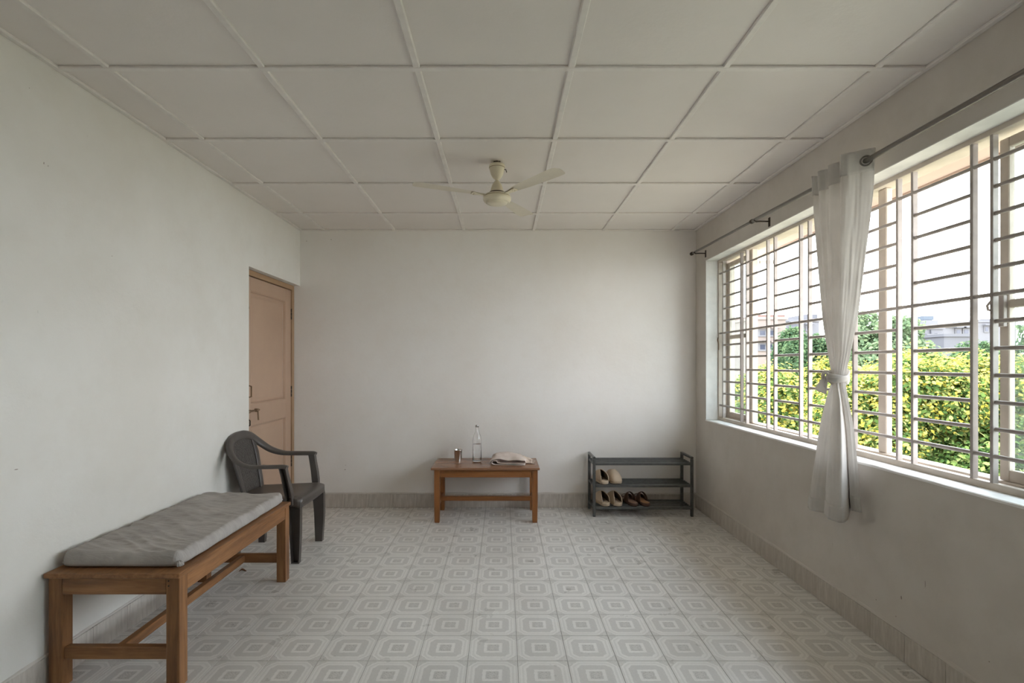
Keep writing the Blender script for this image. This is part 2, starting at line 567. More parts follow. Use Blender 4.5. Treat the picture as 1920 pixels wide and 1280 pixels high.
for px, py, w, h in ((647, 880, .006, .007), (648, 872, .003, .004), (575, 452, .003, .007), (621, 449, .007, .004),
                     (604, 925, .014, .004), (706, 926, .009, .003), (762, 924, .006, .003), (1040, 640, .002, .002)):
    wall_mark(wb, (px - 943) / 960 * YB, YB, 1.35 - (py - 683) / 960 * YB, w, h, 'y')
for px, py, w, h in ((82, 306, .002, .006), (90, 311, .0015, .004), (30, 880, .010, .002), (55, 165, .002, .002), (210, 480, .002, .002)):
    y = XL * 960 / (px - 943)
    wall_mark(wl, XL, y, 1.35 - (py - 683) / 960 * y, w, h, 'x+')
for px, py, w, h in ((1735, 1095, .0012, .018), (1690, 1120, .006, .012), (1643, 1124, .004, .003), (1680, 1155, .003, .003),
                     (1700, 1225, .004, .003), (1855, 1240, .003, .003)):
    y = XR * 960 / (px - 943)
    wall_mark(wr, XR, y, 1.35 - (py - 683) / 960 * y, w, h, 'x-')

# ---- floor: slab + tiles
floor = box('floor', XL - 0.22, WX1, YF, YB, -0.12, -0.0025, M['grout'])
tag(floor, 'grey patterned ceramic tile floor with square and octagon motifs', kind='structure')

def tile_mesh(x0, x1, y0, y1):
    bm = bmesh.new()
    g = 0.0008
    add_box(bm, x0 + g, x1 - g, y0 + g, y1 - g, -0.008, 0.0)
    top = [e for e in bm.edges if all(v.co.z > -0.001 for v in e.verts)]
    bmesh.ops.bevel(bm, geom=top, offset=0.0012, segments=1, affect='EDGES')
    bmesh.ops.recalc_face_normals(bm, faces=bm.faces)
    me = bpy.data.meshes.new('tile')
    bm.to_mesh(me); bm.free()
    me.materials.append(M['tile'])
    return me
tile_cache = {}
ix0 = math.floor((XL - TX0) / TDX); ix1 = math.ceil((XR - TX0) / TDX)
iy1 = math.ceil((YB - TY0) / TDY); iy0 = iy1 - 17
for iy in range(iy0, iy1):
    for ix in range(ix0, ix1):
        ya, yb = TY0 + iy * TDY, TY0 + (iy + 1) * TDY
        xa, xb = TX0 + ix * TDX, TX0 + (ix + 1) * TDX
        cx, cy = (xa + xb) / 2, (ya + yb) / 2
        xa2, xb2, yb2 = max(xa, XL), min(xb, XR), min(yb, YB)
        key = (round(xa2 - cx, 4), round(xb2 - cx, 4), round(yb2 - cy, 4))
        if key not in tile_cache:
            tile_cache[key] = tile_mesh(key[0], key[1], ya - cy, key[2])
        o = link_mesh('tile', tile_cache[key], None, floor, (cx, cy, rng.uniform(-0.0006, 0.0)))
y_rest = TY0 + iy0 * TDY
# the rest of the floor, behind the viewer
bm = bmesh.new()
iy = iy0 - 1
while TY0 + (iy + 1) * TDY > YF + 0.02:
    for ix in range(ix0, ix1):
        xa, xb = max(TX0 + ix * TDX, XL), min(TX0 + (ix + 1) * TDX, XR)
        add_box(bm, xa + .001, xb - .001, max(TY0 + iy * TDY, YF) + .001, TY0 + (iy + 1) * TDY - .001, -0.008, -0.0003)
    iy -= 1
o = bm_obj('tile_field', bm, M['tile'], floor); o['kind'] = 'stuff'

# ---- skirting tiles
SK_H, SK_T = 0.126, 0.008
def skirting(name, label, cells):
    root = struct_empty(name, label)
    cache = {}
    for (x0, x1, y0, y1) in cells:
        cx, cy = (x0 + x1) / 2, (y0 + y1) / 2
        dx, dy = (x1 - x0) / 2, (y1 - y0) / 2
        key = (round(dx, 4), round(dy, 4))
        if key not in cache:
            bm = bmesh.new()
            g = 0.0009
            gx, gy = (g, 0) if dx > dy else (0, g)
            add_box(bm, -dx + gx, dx - gx, -dy + gy, dy - gy, 0.0, SK_H, 0.0012)
            me = bpy.data.meshes.new('skirting_tile')
            bmesh.ops.recalc_face_normals(bm, faces=bm.faces)
            bm.to_mesh(me); bm.free()
            me.materials.append(M['skirt'])
            cache[key] = me
        link_mesh('skirting_tile', cache[key], None, root, (cx, cy, rng.uniform(0.0, 0.0025)))
    return root
xs = [XL + SK_T] + [TX0 + k * TDX + 0.03 for k in range(ix0 - 1, ix1 + 1) if XL + 0.05 < TX0 + k * TDX + 0.03 < XR - 0.05] + [XR - SK_T]
skirting('baseboard_back', 'row of grey skirting tiles along the end wall', [(a, b, YB - SK_T, YB - 0.0004) for a, b in zip(xs[:-1], xs[1:])])
ys = [YF] + [TY0 + k * TDY - 0.02 for k in range(-20, iy1 + 1) if YF + 0.05 < TY0 + k * TDY - 0.02 < YB - 0.05] + [YB - SK_T - 0.0004]
skirting('baseboard_right', 'row of grey skirting tiles below the window', [(XR - SK_T, XR - 0.0004, a, b) for a, b in zip(ys[:-1], ys[1:])])
ys = [YF] + [TY0 + k * TDY + 0.05 for k in range(-20, iy1 + 1) if YF + 0.05 < TY0 + k * TDY + 0.05 < DY0 - 0.05] + [DY0]
skirting('baseboard_left', 'row of grey skirting tiles behind the bench', [(XL + 0.0004, XL + SK_T, a, b) for a, b in zip(ys[:-1], ys[1:])])
# uneven plaster lip above the skirting
for nm, lab, fn in (('trim_1', 'uneven plaster lip over the end wall skirting', lambda s: (XL + s * (XR - XL), YB)),
                    ('trim_2', 'uneven plaster lip over the window wall skirting', lambda s: (XR, YF + s * (YB - YF))),
                    ('trim_3', 'uneven plaster lip over the skirting behind the bench', lambda s: (XL, YF + s * (DY0 - YF)))):
    bm = bmesh.new()
    rings = []
    N = 160
    for k in range(N + 1):
        x, y = fn(k / N)
        d = 0.006 + 0.004 * noise.noise(Vector((x * 9, y * 9, 5)))
        h = 0.012 + 0.008 * noise.noise(Vector((x * 6, y * 6, 2)))
        zb = SK_H + 0.0026
        if nm == 'trim_1':
            r = [(x, y, zb), (x, y - d, zb), (x, y - d * 0.7, zb + h * .6), (x, y - 0.0002, zb + h)]
        else:
            s = -1 if nm == 'trim_2' else 1
            r = [(x, y, zb), (x + s * d, y, zb), (x + s * d * 0.7, y, zb + h * .6), (x + s * 0.0002, y, zb + h)]
        rings.append(r)
    loft(bm, rings)
    tag(bm_obj(nm, bm, M['wall_right']), lab, kind='structure')

# ---- ceiling: backing, panels, battens
ceiling = box('ceiling', XL - 0.22, WX1, YF, YB, ZC + 0.012, ZC + 0.2, M['grout'])
tag(ceiling, 'white board ceiling divided by painted battens', kind='structure')
cx_lines = [-1.687, -1.026, -0.367, 0.291, 0.948, 1.595]
cy_lines = [4.291, 3.588, 2.884, 2.188, 1.487, 0.785, 0.083, -0.62, -1.32]
gx = [XL] + cx_lines + [XR]
gy = [YB] + cy_lines + [YF]
for ya, yb in zip(gy[:-1], gy[1:]):
    for xa, xb in zip(gx[:-1], gx[1:]):
        bm = bmesh.new()
        cx, cy = (xa + xb) / 2, (ya + yb) / 2
        hx, hy = (xb - xa) / 2 - 0.0015, (ya - yb) / 2 - 0.0015
        add_box(bm, -hx, hx, -hy, hy, 0, 0.012)
        bm_obj('ceiling_panel', bm, M['ceiling'], ceiling, loc=(cx, cy, ZC + rng.uniform(0, 0.0015)))
BW = 0.030
for x in cx_lines:
    bm = bmesh.new()
    rings = []
    for k in range(41):
        y = YF + (YB - YF) * k / 40
        j = 0.0012 * noise.noise(Vector((x * 3, y * 2.3, 1)))
        rings.append([(x - BW / 2 + j, y, ZC + .001), (x - BW / 2 + j, y, ZC - 0.006), (x - BW / 2 + 0.004 + j, y, ZC - 0.010),
                      (x + BW / 2 - 0.004 + j, y, ZC - 0.010), (x + BW / 2 + j, y, ZC - 0.006), (x + BW / 2 + j, y, ZC + .001)])
    loft(bm, rings)
    bm_obj('ceiling_batten', bm, M['batten'], ceiling)
for y in cy_lines:
    box('ceiling_batten', XL, XR, y - BW / 2, y + BW / 2, ZC - 0.0115, ZC + .001, M['batten'], ceiling, 0.003)
box('edge_batten', XL, XR, YB - 0.022, YB, ZC - 0.009, ZC + .001, M['batten'], ceiling, 0.003)
box('edge_batten', XL, XL + 0.026, YF, YB - 0.022, ZC - 0.0125, ZC + .001, M['batten'], ceiling, 0.003)
box('edge_batten', XR - 0.026, XR, YF, YB - 0.022, ZC - 0.0125, ZC + .001, M['batten'], ceiling, 0.003)

# ------------------------------------------------------------------ door
door = struct_empty('door_1', 'tan painted two-panel wooden door set in the left wall', loc=(XL - 0.06, 4.35, 0))
def dbox(name, x0, x1, y0, y1, z0, z1, mat, parent=None, bev=0.0):
    ox, oy = XL - 0.06, 4.35
    return box(name, x0 - ox, x1 - ox, y0 - oy, y1 - oy, z0, z1, mat, parent or door, bev)
FX = XL - 0.055                                  # front of the frame
bmf = bmesh.new()
ox, oy = XL - 0.06, 4.35
for (y0, y1, z0, z1) in ((DY0 + .0005, DY0 + 0.05, 0.001, DZ1), (YB - 0.048, YB - .001, 0.001, DZ1), (DY0 + 0.05, YB - 0.048, 2.045, DZ1 - .0005)):
    add_box(bmf, FX - 0.09 - ox, FX - ox, y0 - oy, y1 - oy, z0, z1 - .0006, 0.003)
bm_obj('door_frame', bmf, M['door_frame'], door)
LX = FX - 0.012
LY0, LY1 = DY0 + 0.052, YB - 0.05
lb = bmesh.new()
def leafbox(y0, y1, z0, z1, x0, x1, bev=0.002):
    add_box(lb, x0 - ox, x1 - ox, y0 - oy, y1 - oy, z0, z1, bev)
LZ1 = 2.04
leafbox(LY0, LY0 + 0.11, 0.012, LZ1, LX - 0.036, LX)
leafbox(LY1 - 0.11, LY1, 0.012, LZ1, LX - 0.036, LX)
for z0, z1 in ((0.012, 0.16), (0.87, 1.035), (1.932, LZ1)):
    leafbox(LY0 + 0.11, LY1 - 0.11, z0, z1, LX - 0.036, LX - 0.0003)
leaf = bm_obj('door_leaf', lb, M['door'], door)
for z0, z1 in ((0.16, 0.87), (1.035, 1.932)):
    y0, y1 = LY0 + 0.11, LY1 - 0.11
    bm = bmesh.new()
    def rect(i, x):
        return [(x - ox, y0 + i - oy, z0 + i), (x - ox, y1 - i - oy, z0 + i), (x - ox, y1 - i - oy, z1 - i), (x - ox, y0 + i - oy, z1 - i)]
    loft(bm, [rect(0.0, LX - 0.03), rect(0.0, LX - 0.001), rect(0.007, LX - 0.003), rect(0.014, LX - 0.017), rect(0.024, LX - 0.018),
              rect(0.05, LX - 0.012), rect(0.051, LX - 0.012)])
    bm_obj('door_panel', bm, M['door'], leaf)
for z in (0.45, 1.10, 1.82):
    bm = bmesh.new()
    for k in range(3):
        add_tube(bm, [(LX + 0.004 - ox, LY1 + 0.001 - oy, z - 0.05 + k * 0.034), (LX + 0.004 - ox, LY1 + 0.001 - oy, z - 0.05 + k * 0.034 + 0.031)], 0.006, 8)
    bm_obj('hinge', bm, M['iron_dark'], door)
# tower bolt with drop handle
bm = bmesh.new()
add_tube(bm, [(LX + 0.018 - ox, LY0 - 0.02 - oy, 0.985), (LX + 0.018 - ox, LY0 + 0.215 - oy, 0.985)], 0.007, 10)
add_tube(bm, [(LX + 0.018 - ox, LY0 + 0.14 - oy, 0.985), (LX + 0.04 - ox, LY0 + 0.145 - oy, 0.98), (LX + 0.045 - ox, LY0 + 0.145 - oy, 0.91)], 0.006, 8)
for y in (LY0 + 0.05, LY0 + 0.18):
    add_box(bm, LX - ox, LX + 0.027 - ox, y - 0.012 - oy, y + 0.012 - oy, 0.972, 0.998, 0.003)
bm_obj('latch', bm, M['latch'], leaf)
bm = bmesh.new()
add_box(bm, LX - ox, LX + 0.012 - ox, LY0 + 0.015 - oy, LY0 + 0.055 - oy, 0.86, 0.945, 0.003)
add_tube(bm, [(LX + .01 - ox, LY0 + 0.04 - oy, 0.93), (LX + 0.03 - ox, LY0 + 0.04 - oy, 0.915), (LX + 0.03 - ox, LY0 + 0.04 - oy, 0.88), (LX + .01 - ox, LY0 + 0.04 - oy, 0.87)], 0.005, 8)
bm_obj('lock', bm, M['iron_dark'], leaf)
bm = bmesh.new()
add_tube(bm, [(LX - ox, LY0 + 0.045 - oy, 1.09), (LX + 0.035 - ox, LY0 + 0.05 - oy, 1.10), (LX + 0.035 - ox, LY0 + 0.05 - oy, 1.18), (LX - ox, LY0 + 0.045 - oy, 1.19)], 0.006, 8)
bm_obj('door_handle', bm, M['latch'], leaf)
bm = bmesh.new()
add_tube(bm, [(LX + 0.008 - ox, LY0 + 0.05 - oy, 1.76), (LX + 0.008 - ox, LY0 + 0.05 - oy, 2.05)], 0.006, 8)
add_box(bm, LX - ox, LX + 0.014 - ox, LY0 + 0.036 - oy, LY0 + 0.064 - oy, 1.78, 1.80, 0.002)
bm_obj('bolt', bm, M['latch'], leaf)

# ------------------------------------------------------------------ window
win = struct_empty('window_1', 'wide barred window with white painted grille and glazed side sashes', loc=(1.95, 2.95, WZ0))
WO = Vector((1.95, 2.95, WZ0))
def wbox(name, x0, x1, y0, y1, z0, z1, mat, parent=None, bev=0.0):
    return box(name, x0 - WO.x, x1 - WO.x, y0 - WO.y, y1 - WO.y, z0 - WO.z, z1 - WO.z, mat, parent or win, bev)
# sill: plaster ledge, slightly uneven front edge
bm = bmesh.new()
rings = []
for k in range(81):
    y = WY0 + (WY1 - WY0) * k / 80
    e = 0.005 + 0.003 * noise.noise(Vector((y * 7, 3, 1)))
    zt = WZ0 + 0.0012 * noise.noise(Vector((y * 5, 8, 1)))
    rings.append([(WX1 + 0.03 - WO.x, y - WO.y, -0.0118), (XR - e - WO.x, y - WO.y, -0.0118), (XR - e - WO.x, y - WO.y, zt - WZ0 - 0.003), (XR - WO.x, y - WO.y, zt - WZ0), (WX1 + 0.03 - WO.x, y - WO.y, -0.004)])
loft(bm, rings)
bm_obj('window_sill', bm, M['sill'], win)
# grille
GX = 1.945
FX0, FX1 = 1.985, 2.06
lad = [(4.505, 4.168), (4.074, 3.754), (3.654, 3.340), (3.244, 2.929), (2.829, 2.514), (2.421, 2.114), (2.027, 1.71), (1.61, 1.30), (1.20, 0.89), (0.79, 0.48)]
bm = bmesh.new()
for (y0, y1, z0, z1) in ((WY0, WY1, WZ0 - .002, WZ0 + 0.026), (WY0, WY1, WZ1 - 0.026, WZ1 + .001), (WY1 - 0.02, WY1 + .001, WZ0 + .024, WZ1 - .024), (WY0 - .001, WY0 + 0.02, WZ0 + .024, WZ1 - .024)):
    add_box(bm, GX - 0.016 - WO.x, GX + 0.016 - WO.x, y0 - WO.y, y1 - WO.y, z0 - WO.z, z1 - WO.z, 0.002)
bm_obj('grille_frame', bm, M['win_paint'], win)

bm = bmesh.new()
add_box(bm, -0.012, 0.012, -0.007, 0.007, WZ0 + 0.02 - WO.z, WZ1 - 0.02 - WO.z, 0.0015)
me_bar = None
for y in [e for ab in lad for e in ab]:
    if me_bar is None:
        o = bm_obj('grille_bar', bm, M['grille'], win, loc=(GX - WO.x, y - WO.y, 0)); me_bar = o.data
    else:
        link_mesh('grille_bar', me_bar, None, win, (GX - WO.x, y - WO.y, 0))
zr = [2.160 - 0.10664 * k for k in range(12)]
for k in (0, 5, 11):
    bm = bmesh.new()
    add_tube(bm, [(GX - 0.003 - WO.x, WY0 + 0.01 - WO.y, zr[k] - WO.z), (GX - 0.003 - WO.x, WY1 - 0.01 - WO.y, zr[k] - WO.z)], 0.0085, 8)
    bm_obj('grille_rail', bm, M['grille'], win, auto=50)
for a, b in lad:
    me_r = None
    L = a - b
    for k in range(12):
        if k in (0, 5, 11): continue
        loc = (GX + 0.001 - WO.x, (a + b) / 2 - WO.y, zr[k] - WO.z)
        if me_r is None:
            bm = bmesh.new()
            add_tube(bm, [(0, -L / 2, 0), (0, L / 2, 0)], 0.0085, 8)
            o = bm_obj('grille_rung', bm, M['grille'], win, loc=loc, auto=50); me_r = o.data
        else:
            link_mesh('grille_rung', me_r, None, win, loc)
# light plaster reveals round the opening
wbox('reveal', XR + .0005, FX0 - .001, WY1 - 0.004, WY1 + .0005, WZ0 + .001, WZ1, M['sill'])
wbox('reveal', XR + .0005, FX0 - .001, WY0, WY1 - 0.004, WZ1 - 0.004, WZ1 + .0005, M['sill'])
# outer window frame behind the grille
bm = bmesh.new()
def wadd(bm, x0, x1, y0, y1, z0, z1, bev=0.003):
    add_box(bm, x0 - WO.x, x1 - WO.x, y0 - WO.y, y1 - WO.y, z0 - WO.z, z1 - WO.z, bev)
wadd(bm, FX0, FX1, WY1 - 0.045, WY1 + .001, WZ0, WZ1)
wadd(bm, FX0, FX1, WY0 - .001, WY0 + 0.045, WZ0, WZ1)
wadd(bm, FX0, FX1, WY0 + 0.045, WY1 - 0.045, WZ0 - .002, WZ0 + 0.03)
wadd(bm, FX0, FX1, WY0 + 0.045, WY1 - 0.045, WZ1 - 0.012, WZ1 + .001)
bm_obj('window_frame', bm, M['win_paint'], win)
wbox('mullion', FX0, FX0 + 0.045, 4.075, 4.135, WZ0 + 0.03, WZ1 - 0.012, M['win_paint'], None, 0.004)
wbox('mullion', FX0 + .012, FX0 + 0.045, 2.668, 2.727, WZ0 + 0.03, WZ1 - 0.012, M['win_paint'], None, 0.004)
def sash(y0, y1):
    z0, z1 = WZ0 + 0.032, WZ1 - 0.035
    bm = bmesh.new()
    s = 0.04
    xa, xb = FX0 + 0.012, FX0 + 0.038
    wadd(bm, xa, xb, y0, y0 + s, z0, z1); wadd(bm, xa, xb, y1 - s, y1, z0, z1)
    wadd(bm, xa, xb, y0 + s, y1 - s, z0, z0 + 0.045); wadd(bm, xa, xb, y0 + s, y1 - s, z1 - s, z1)
    wadd(bm, xa, xb, y0 + s, y1 - s, 1.573, 1.606)
    o = bm_obj('sash', bm, M['win_paint'], win)
    for a, b in ((z0 + 0.045, 1.573), (1.606, z1 - s)):
        wbox('window_pane', xa + 0.014, xa + 0.018, y0 + s - .004, y1 - s + .004, a - .004, b + .004, M['pane'], o)
    return o
sash(4.14, WY1 - 0.047)
sr = sash(WY0 + 0.047, 2.06)
# casement stay and hinge plate
bm = bmesh.new()
wadd(bm, FX0 + .05, FX0 + 0.17, 4.055, 4.073, 2.15, 2.175, 0.003)
bm_obj('window_stay', bm, M['win_paint'], win)
bm = bmesh.new()
wadd(bm, FX0 - 0.004, FX0 + 0.0125, 2.026, 2.055, 1.50, 1.625, 0.002)
add_tube(bm, [Vector((FX0 - 0.0, 2.05, 1.61)) - WO, Vector((FX0 - 0.004, 2.080, 1.605)) - WO, Vector((FX0 - 0.006, 2.092, 1.59)) - WO, Vector((FX0 - 0.006, 2.088, 1.572)) - WO, Vector((FX0 - 0.004, 2.070, 1.568)) - WO], 0.005, 8)
bm_obj('catch_plate', bm, M['grille'], win)
# rusty hooked wire on the left jamb
bm = bmesh.new()
add_tube(bm, [Vector((GX - .018, 4.585, 1.59)) - WO, Vector((GX - .03, 4.57, 1.57)) - WO, Vector((GX - .028, 4.55, 1.53)) - WO, Vector((GX - .02, 4.565, 1.48)) - WO], 0.004, 6)
bm_obj('hook', bm, M['latch'], win)
# sunshade slab over the window, outside
bm = bmesh.new()
add_box(bm, WX1, 2.62, WY0 - 0.6, YB + 0.6, 2.44, 2.52)
add_box(bm, 2.555, 2.57, WY0 - 0.6, YB + 0.6, 2.428, 2.441)
tag(bm_obj('trim_4', bm, M['soffit']), 'concrete sunshade slab above the window outside', kind='structure')

# ------------------------------------------------------------------ curtain rod + curtain
rodX = 1.73
rod = thing('curtain_rod', 'brushed metal curtain rod on brackets above the window', 'curtain rod', (rodX, 4.66, 2.363))
def rl(x, y, z): return (x - rodX, y - 4.66, z - 2.363)
bm = bmesh.new(); add_tube(bm, [rl(rodX, 4.66, 2.363), rl(rodX, 3.53, 2.342)], 0.0095, 14)
bm_obj('rod_tube', bm, M['rod'], rod, auto=50)
bm = bmesh.new(); add_tube(bm, [rl(rodX, 3.56, 2.3425), rl(rodX, 2.48, 2.320), rl(rodX, 0.30, 2.318)], 0.0125, 14)
bm_obj('rod_tube', bm, M['rod'], rod, auto=50)
bm = bmesh.new(); add_tube(bm, [rl(rodX, 3.565, 2.3426), rl(rodX, 3.545, 2.3422)], 0.0155, 14)
bm_obj('rod_joint', bm, M['iron_dark'], rod, auto=50)
bm = bmesh.new()
add_tube(bm, [rl(rodX, 4.655, 2.363), rl(rodX, 4.672, 2.3632), rl(rodX, 4.677, 2.3633), rl(rodX, 4.70, 2.364), rl(rodX, 4.71, 2.364)], [0.010, 0.010, 0.016, 0.016, 0.008], 14)
bm_obj('finial', bm, M['iron_dark'], rod, auto=50)
for y, z in ((4.60, 2.362), (3.50, 2.3415), (0.40, 2.318)):
    bm = bmesh.new()
    add_box(bm, XR - 0.004 - rodX, XR - rodX, y - 0.012 - 4.66, y + 0.012 - 4.66, z - 0.05 - 2.363, z + 0.012 - 2.363, 0.001)
    add_tube(bm, [rl(XR - 0.003, y, z - 0.014), rl(rodX + 0.02, y, z - 0.014), rl(rodX, y, z - 0.0165), rl(rodX - 0.014, y, z - 0.004)], 0.005, 8)
    bm_obj('bracket', bm, M['iron_dark'], rod, auto=50)

cur0 = Vector((1.73, 2.65, 0.55))
P = [(1.714, 2.825), (1.690, 2.795), (1.712, 2.765), (1.680, 2.725), (1.712, 2.68), (1.672, 2.625), (1.712, 2.57), (1.645, 2.49), (1.70, 2.455), (1.765, 2.425)]
Q = [(1.755, 2.95), (1.73, 2.88), (1.765, 2.80), (1.77, 2.73), (1.672, 2.675), (1.648, 2.60), (1.66, 2.51), (1.755, 2.585), (1.735, 2.55), (1.772, 2.52)]
PS = catmull([(x, y, 0) for x, y in P], 22)
QS = catmull([(x, y, 0) for x, y in Q], 22)
NU = len(PS) - 1
KT = [(2.37, 1.0), (2.15, 0.93), (1.855, 0.74), (1.58, 0.55), (1.40, 0.36), (1.30, 0.22), (1.25, 0.23), (1.17, 0.38), (1.03, 0.58), (0.834, 0.76), (0.56, 1.0)]
CT = [(2.37, (1.728, 2.62)), (1.29, (1.735, 2.65)), (0.56, (1.728, 2.70))]
def curtain_pt(u, z, off=0.0):
    i = u * NU
    i0 = min(int(i), NU - 1); f = i - i0
    p = PS[i0].lerp(PS[i0 + 1], f); q = QS[i0].lerp(QS[i0 + 1], f)
    k = smooth_table(KT, z)
    zk = 1.28
    b = 1.0 if z > 1.6 else (0.0 if z < 0.95 else (z - 0.95) / 0.65)
    b = b * b * (3 - 2 * b)
    cP = Vector((1.728, 2.62, 0)); cQ = Vector((1.728, 2.69, 0)); cK = Vector((1.732, 2.648, 0))
    w = max(0.0, min(1.0, abs(z - zk) / 0.9))
    c = cK.lerp(cP if z > zk else cQ, w ** 0.8)
    d = (p - cP).lerp(q - cQ, 1 - b)
    # folds keep some depth where the cloth is gathered
    r = c + Vector((d.x * max(k, 0.38) , d.y * k, 0))
    wr = 0.0035 * noise.noise(Vector((u * 22, z * 2.2, 3))) + 0.0022 * noise.noise(Vector((u * 50, z * 5, 9)))
    lim = 0.45 + 0.55 * k
    x = r.x + wr * lim + off
    y = r.y + wr * 0.6 * lim
    if z < 0.7: x += 0.004 * math.sin(u * 30)
    return Vector((min(x, XR - 0.014), y, z))
def hem_z(u):
    return smooth_table([(0.0, 0.528), (0.15, 0.534), (0.33, 0.548), (0.44, 0.576), (0.60, 0.572), (0.72, 0.585), (0.78, 0.615), (0.90, 0.622), (1.0, 0.620)], u)
def top_z(u):
    return 2.372 + 0.004 * math.sin(u * 21)
cur = thing('curtain', 'white sheer curtain knotted at mid height, hanging in front of the window', 'curtain', cur0)
bm = bmesh.new()
grid_surface(bm, lambda u, v: curtain_pt(u, hem_z(u) + (top_z(u) - hem_z(u)) * v) - cur0, NU, 130)
o = bm_obj('drape', bm, M['curtain'], cur, smooth=True); solidify(o, 0.0012)
bm = bmesh.new()
grid_surface(bm, lambda u, v: curtain_pt(u, top_z(u) - 0.105 + 0.106 * v, -0.0035) - cur0, NU, 8)
o = bm_obj('heading', bm, M['curtain'], cur, smooth=True); solidify(o, 0.0018)
bm = bmesh.new()
grid_surface(bm, lambda u, v: curtain_pt(u, hem_z(u) + 0.075 * v, -0.003) - cur0, NU, 6)
o = bm_obj('hem', bm, M['curtain'], cur, smooth=True); solidify(o, 0.0015)
# knot: two wraps and a loose tail
def ribbon(bm, pts, widths, dirs, th=0.012, n=10):
    pts = [Vector(p) for p in pts]
    rings = []
    for i, p in enumerate(pts):
        d = (pts[min(i + 1, len(pts) - 1)] - pts[max(i - 1, 0)]).normalized()
        w = Vector(dirs[i]); w = (w - d * w.dot(d)).normalized()
        t = d.cross(w).normalized()
        jit = 1 + 0.10 * noise.noise(p * 40)
        rings.append([p + w * (widths[i] / 2 * math.cos(2 * math.pi * k / n)) * jit + t * (th / 2 * math.sin(2 * math.pi * k / n)) for k in range(n)])
    loft(bm, rings)
bm = bmesh.new()
kc = Vector((1.732, 2.648, 1.285))
for tilt, zz, rad, wd in ((0.022, 0.008, 0.043, 0.030), (0.004, -0.006, 0.044, 0.030), (-0.020, -0.016, 0.043, 0.026)):
    pts, ws, ds = [], [], []
    for k in range(41):
        a = 2 * math.pi * k / 40
        pts.append(kc + Vector((rad * 1.02 * math.cos(a), rad * 1.05 * math.sin(a), zz + tilt * math.sin(a + 0.9))) - cur0)
        ws.append(wd + 0.006 * math.sin(3 * a + tilt * 90)); ds.append((0.3 * math.cos(a), 0.3 * math.sin(a), 1))
    ribbon(bm, pts, ws, ds, 0.013, 12)
bm_obj('knot', bm, M['curtain'], cur, smooth=True)
kp = Vector((1.694, 2.678, 1.290)) - cur0
bm = bmesh.new()
pts = [kp + Vector(v) for v in ((0.016, -0.022, 0.004), (-0.006, -0.012, 0.020), (-0.014, 0.006, 0.018), (-0.012, 0.018, 0.002), (-0.002, 0.020, -0.014), (0.012, 0.008, -0.022))]
ribbon(bm, catmull(pts, 5), [0.026] * 26, [(0.5, 0.6, 0.6)] * 26, 0.013, 10)
bm_obj('knot_loop', bm, M['curtain'], cur, smooth=True)
bm = bmesh.new()
tA0, tB0 = Vector((1.690, 2.690, 1.300)), Vector((1.698, 2.676, 1.270))
tA1, tB1 = Vector((1.660, 2.725, 1.222)), Vector((1.708, 2.700, 1.192))
def tail_fn(u, v):
    a = tA0.lerp(tA1, v); b = tB0.lerp(tB1, v)
    p = a.lerp(b, u)
    return p - cur0 + Vector((-0.010, -0.006, 0.0)) * math.sin(math.pi * u) * (0.6 + v) + Vector((0.003, 0, 0)) * math.sin(u * 11) * v
grid_surface(bm, tail_fn, 14, 14)
o = bm_obj('knot_tail', bm, M['curtain'], cur, smooth=True); solidify(o, 0.003)
bm = bmesh.new()
pts = [kp + Vector(v) for v in ((-0.004, 0.0, -0.004), (-0.012, 0.0, -0.032), (-0.008, 0.006, -0.058))]
ribbon(bm, catmull(pts, 6), [0.012] * 13, [(0.6, 0.7, 0)] * 13, 0.005, 8)
bm_obj('knot_end', bm, M['curtain'], cur, smooth=True)
# eyelet in the flat front panel
bm = bmesh.new()
a0 = curtain_pt(0.80, 2.32); a1 = curtain_pt(0.95, 2.32)
tdir = (a1 - a0); tdir.z = 0; tdir.normalize()
ec = Vector((rodX + 0.004, 2.445, 2.3195)) - cur0
nn = Vector((tdir.y, -tdir.x, 0))
ring = [ec + nn * 0.006 + tdir * (0.023 * math.cos(2 * math.pi * k / 28)) + Vector((0, 0, 0.023 * math.sin(2 * math.pi * k / 28))) for k in range(29)]
add_tube(bm, ring, 0.0042, 8, caps=False)
bm_obj('eyelet', bm, M['rod'], cur, smooth=True)

# ------------------------------------------------------------------ ceiling fan
fx, fy = -0.037, 3.20
fan = thing('ceiling_fan', 'cream three-blade ceiling fan hanging from the white ceiling', 'ceiling fan', (fx, fy, 2.34))
fz = 2.34
bm = bmesh.new()
add_tube(bm, [(0.0, 0, ZC - fz), (0.0, 0, 0.245)], 0.009, 10)
for s in (-1, 1):
    add_tube(bm, [(s * 0.012, 0, 0.258), (s * 0.022, 0, 0.266), (s * 0.018, 0, 0.276), (s * 0.004, 0, ZC - fz - .0005)], 0.005, 8)
bm_obj('hook', bm, M['iron_dark'], fan, auto=50)
bm = bmesh.new()
add_lathe(bm, [(0.012, 0.262), (0.030, 0.262), (0.044, 0.258), (0.050, 0.250), (0.0500, 0.238), (0.0485, 0.234), (0.0455, 0.222), (0.038, 0.196), (0.027, 0.176), (0.014, 0.164), (0.010, 0.162)], 36)
can = bm_obj('canopy', bm, M['fan'], fan, auto=40)
bm = bmesh.new(); add_lathe(bm, [(0.0488, 0.2385), (0.0505, 0.237), (0.0495, 0.234), (0.0480, 0.234)], 36, cap0=False, cap1=False)
bm_obj('canopy_band', bm, M['fan_band'], can, auto=40)
bm = bmesh.new(); add_tube(bm, [(0.046, -0.01, 0.225), (0.056, -0.012, 0.222), (0.060, -0.012, 0.205)], 0.003, 6)
bm_obj('wire_end', bm, M['iron_dark'], can)
bm = bmesh.new()
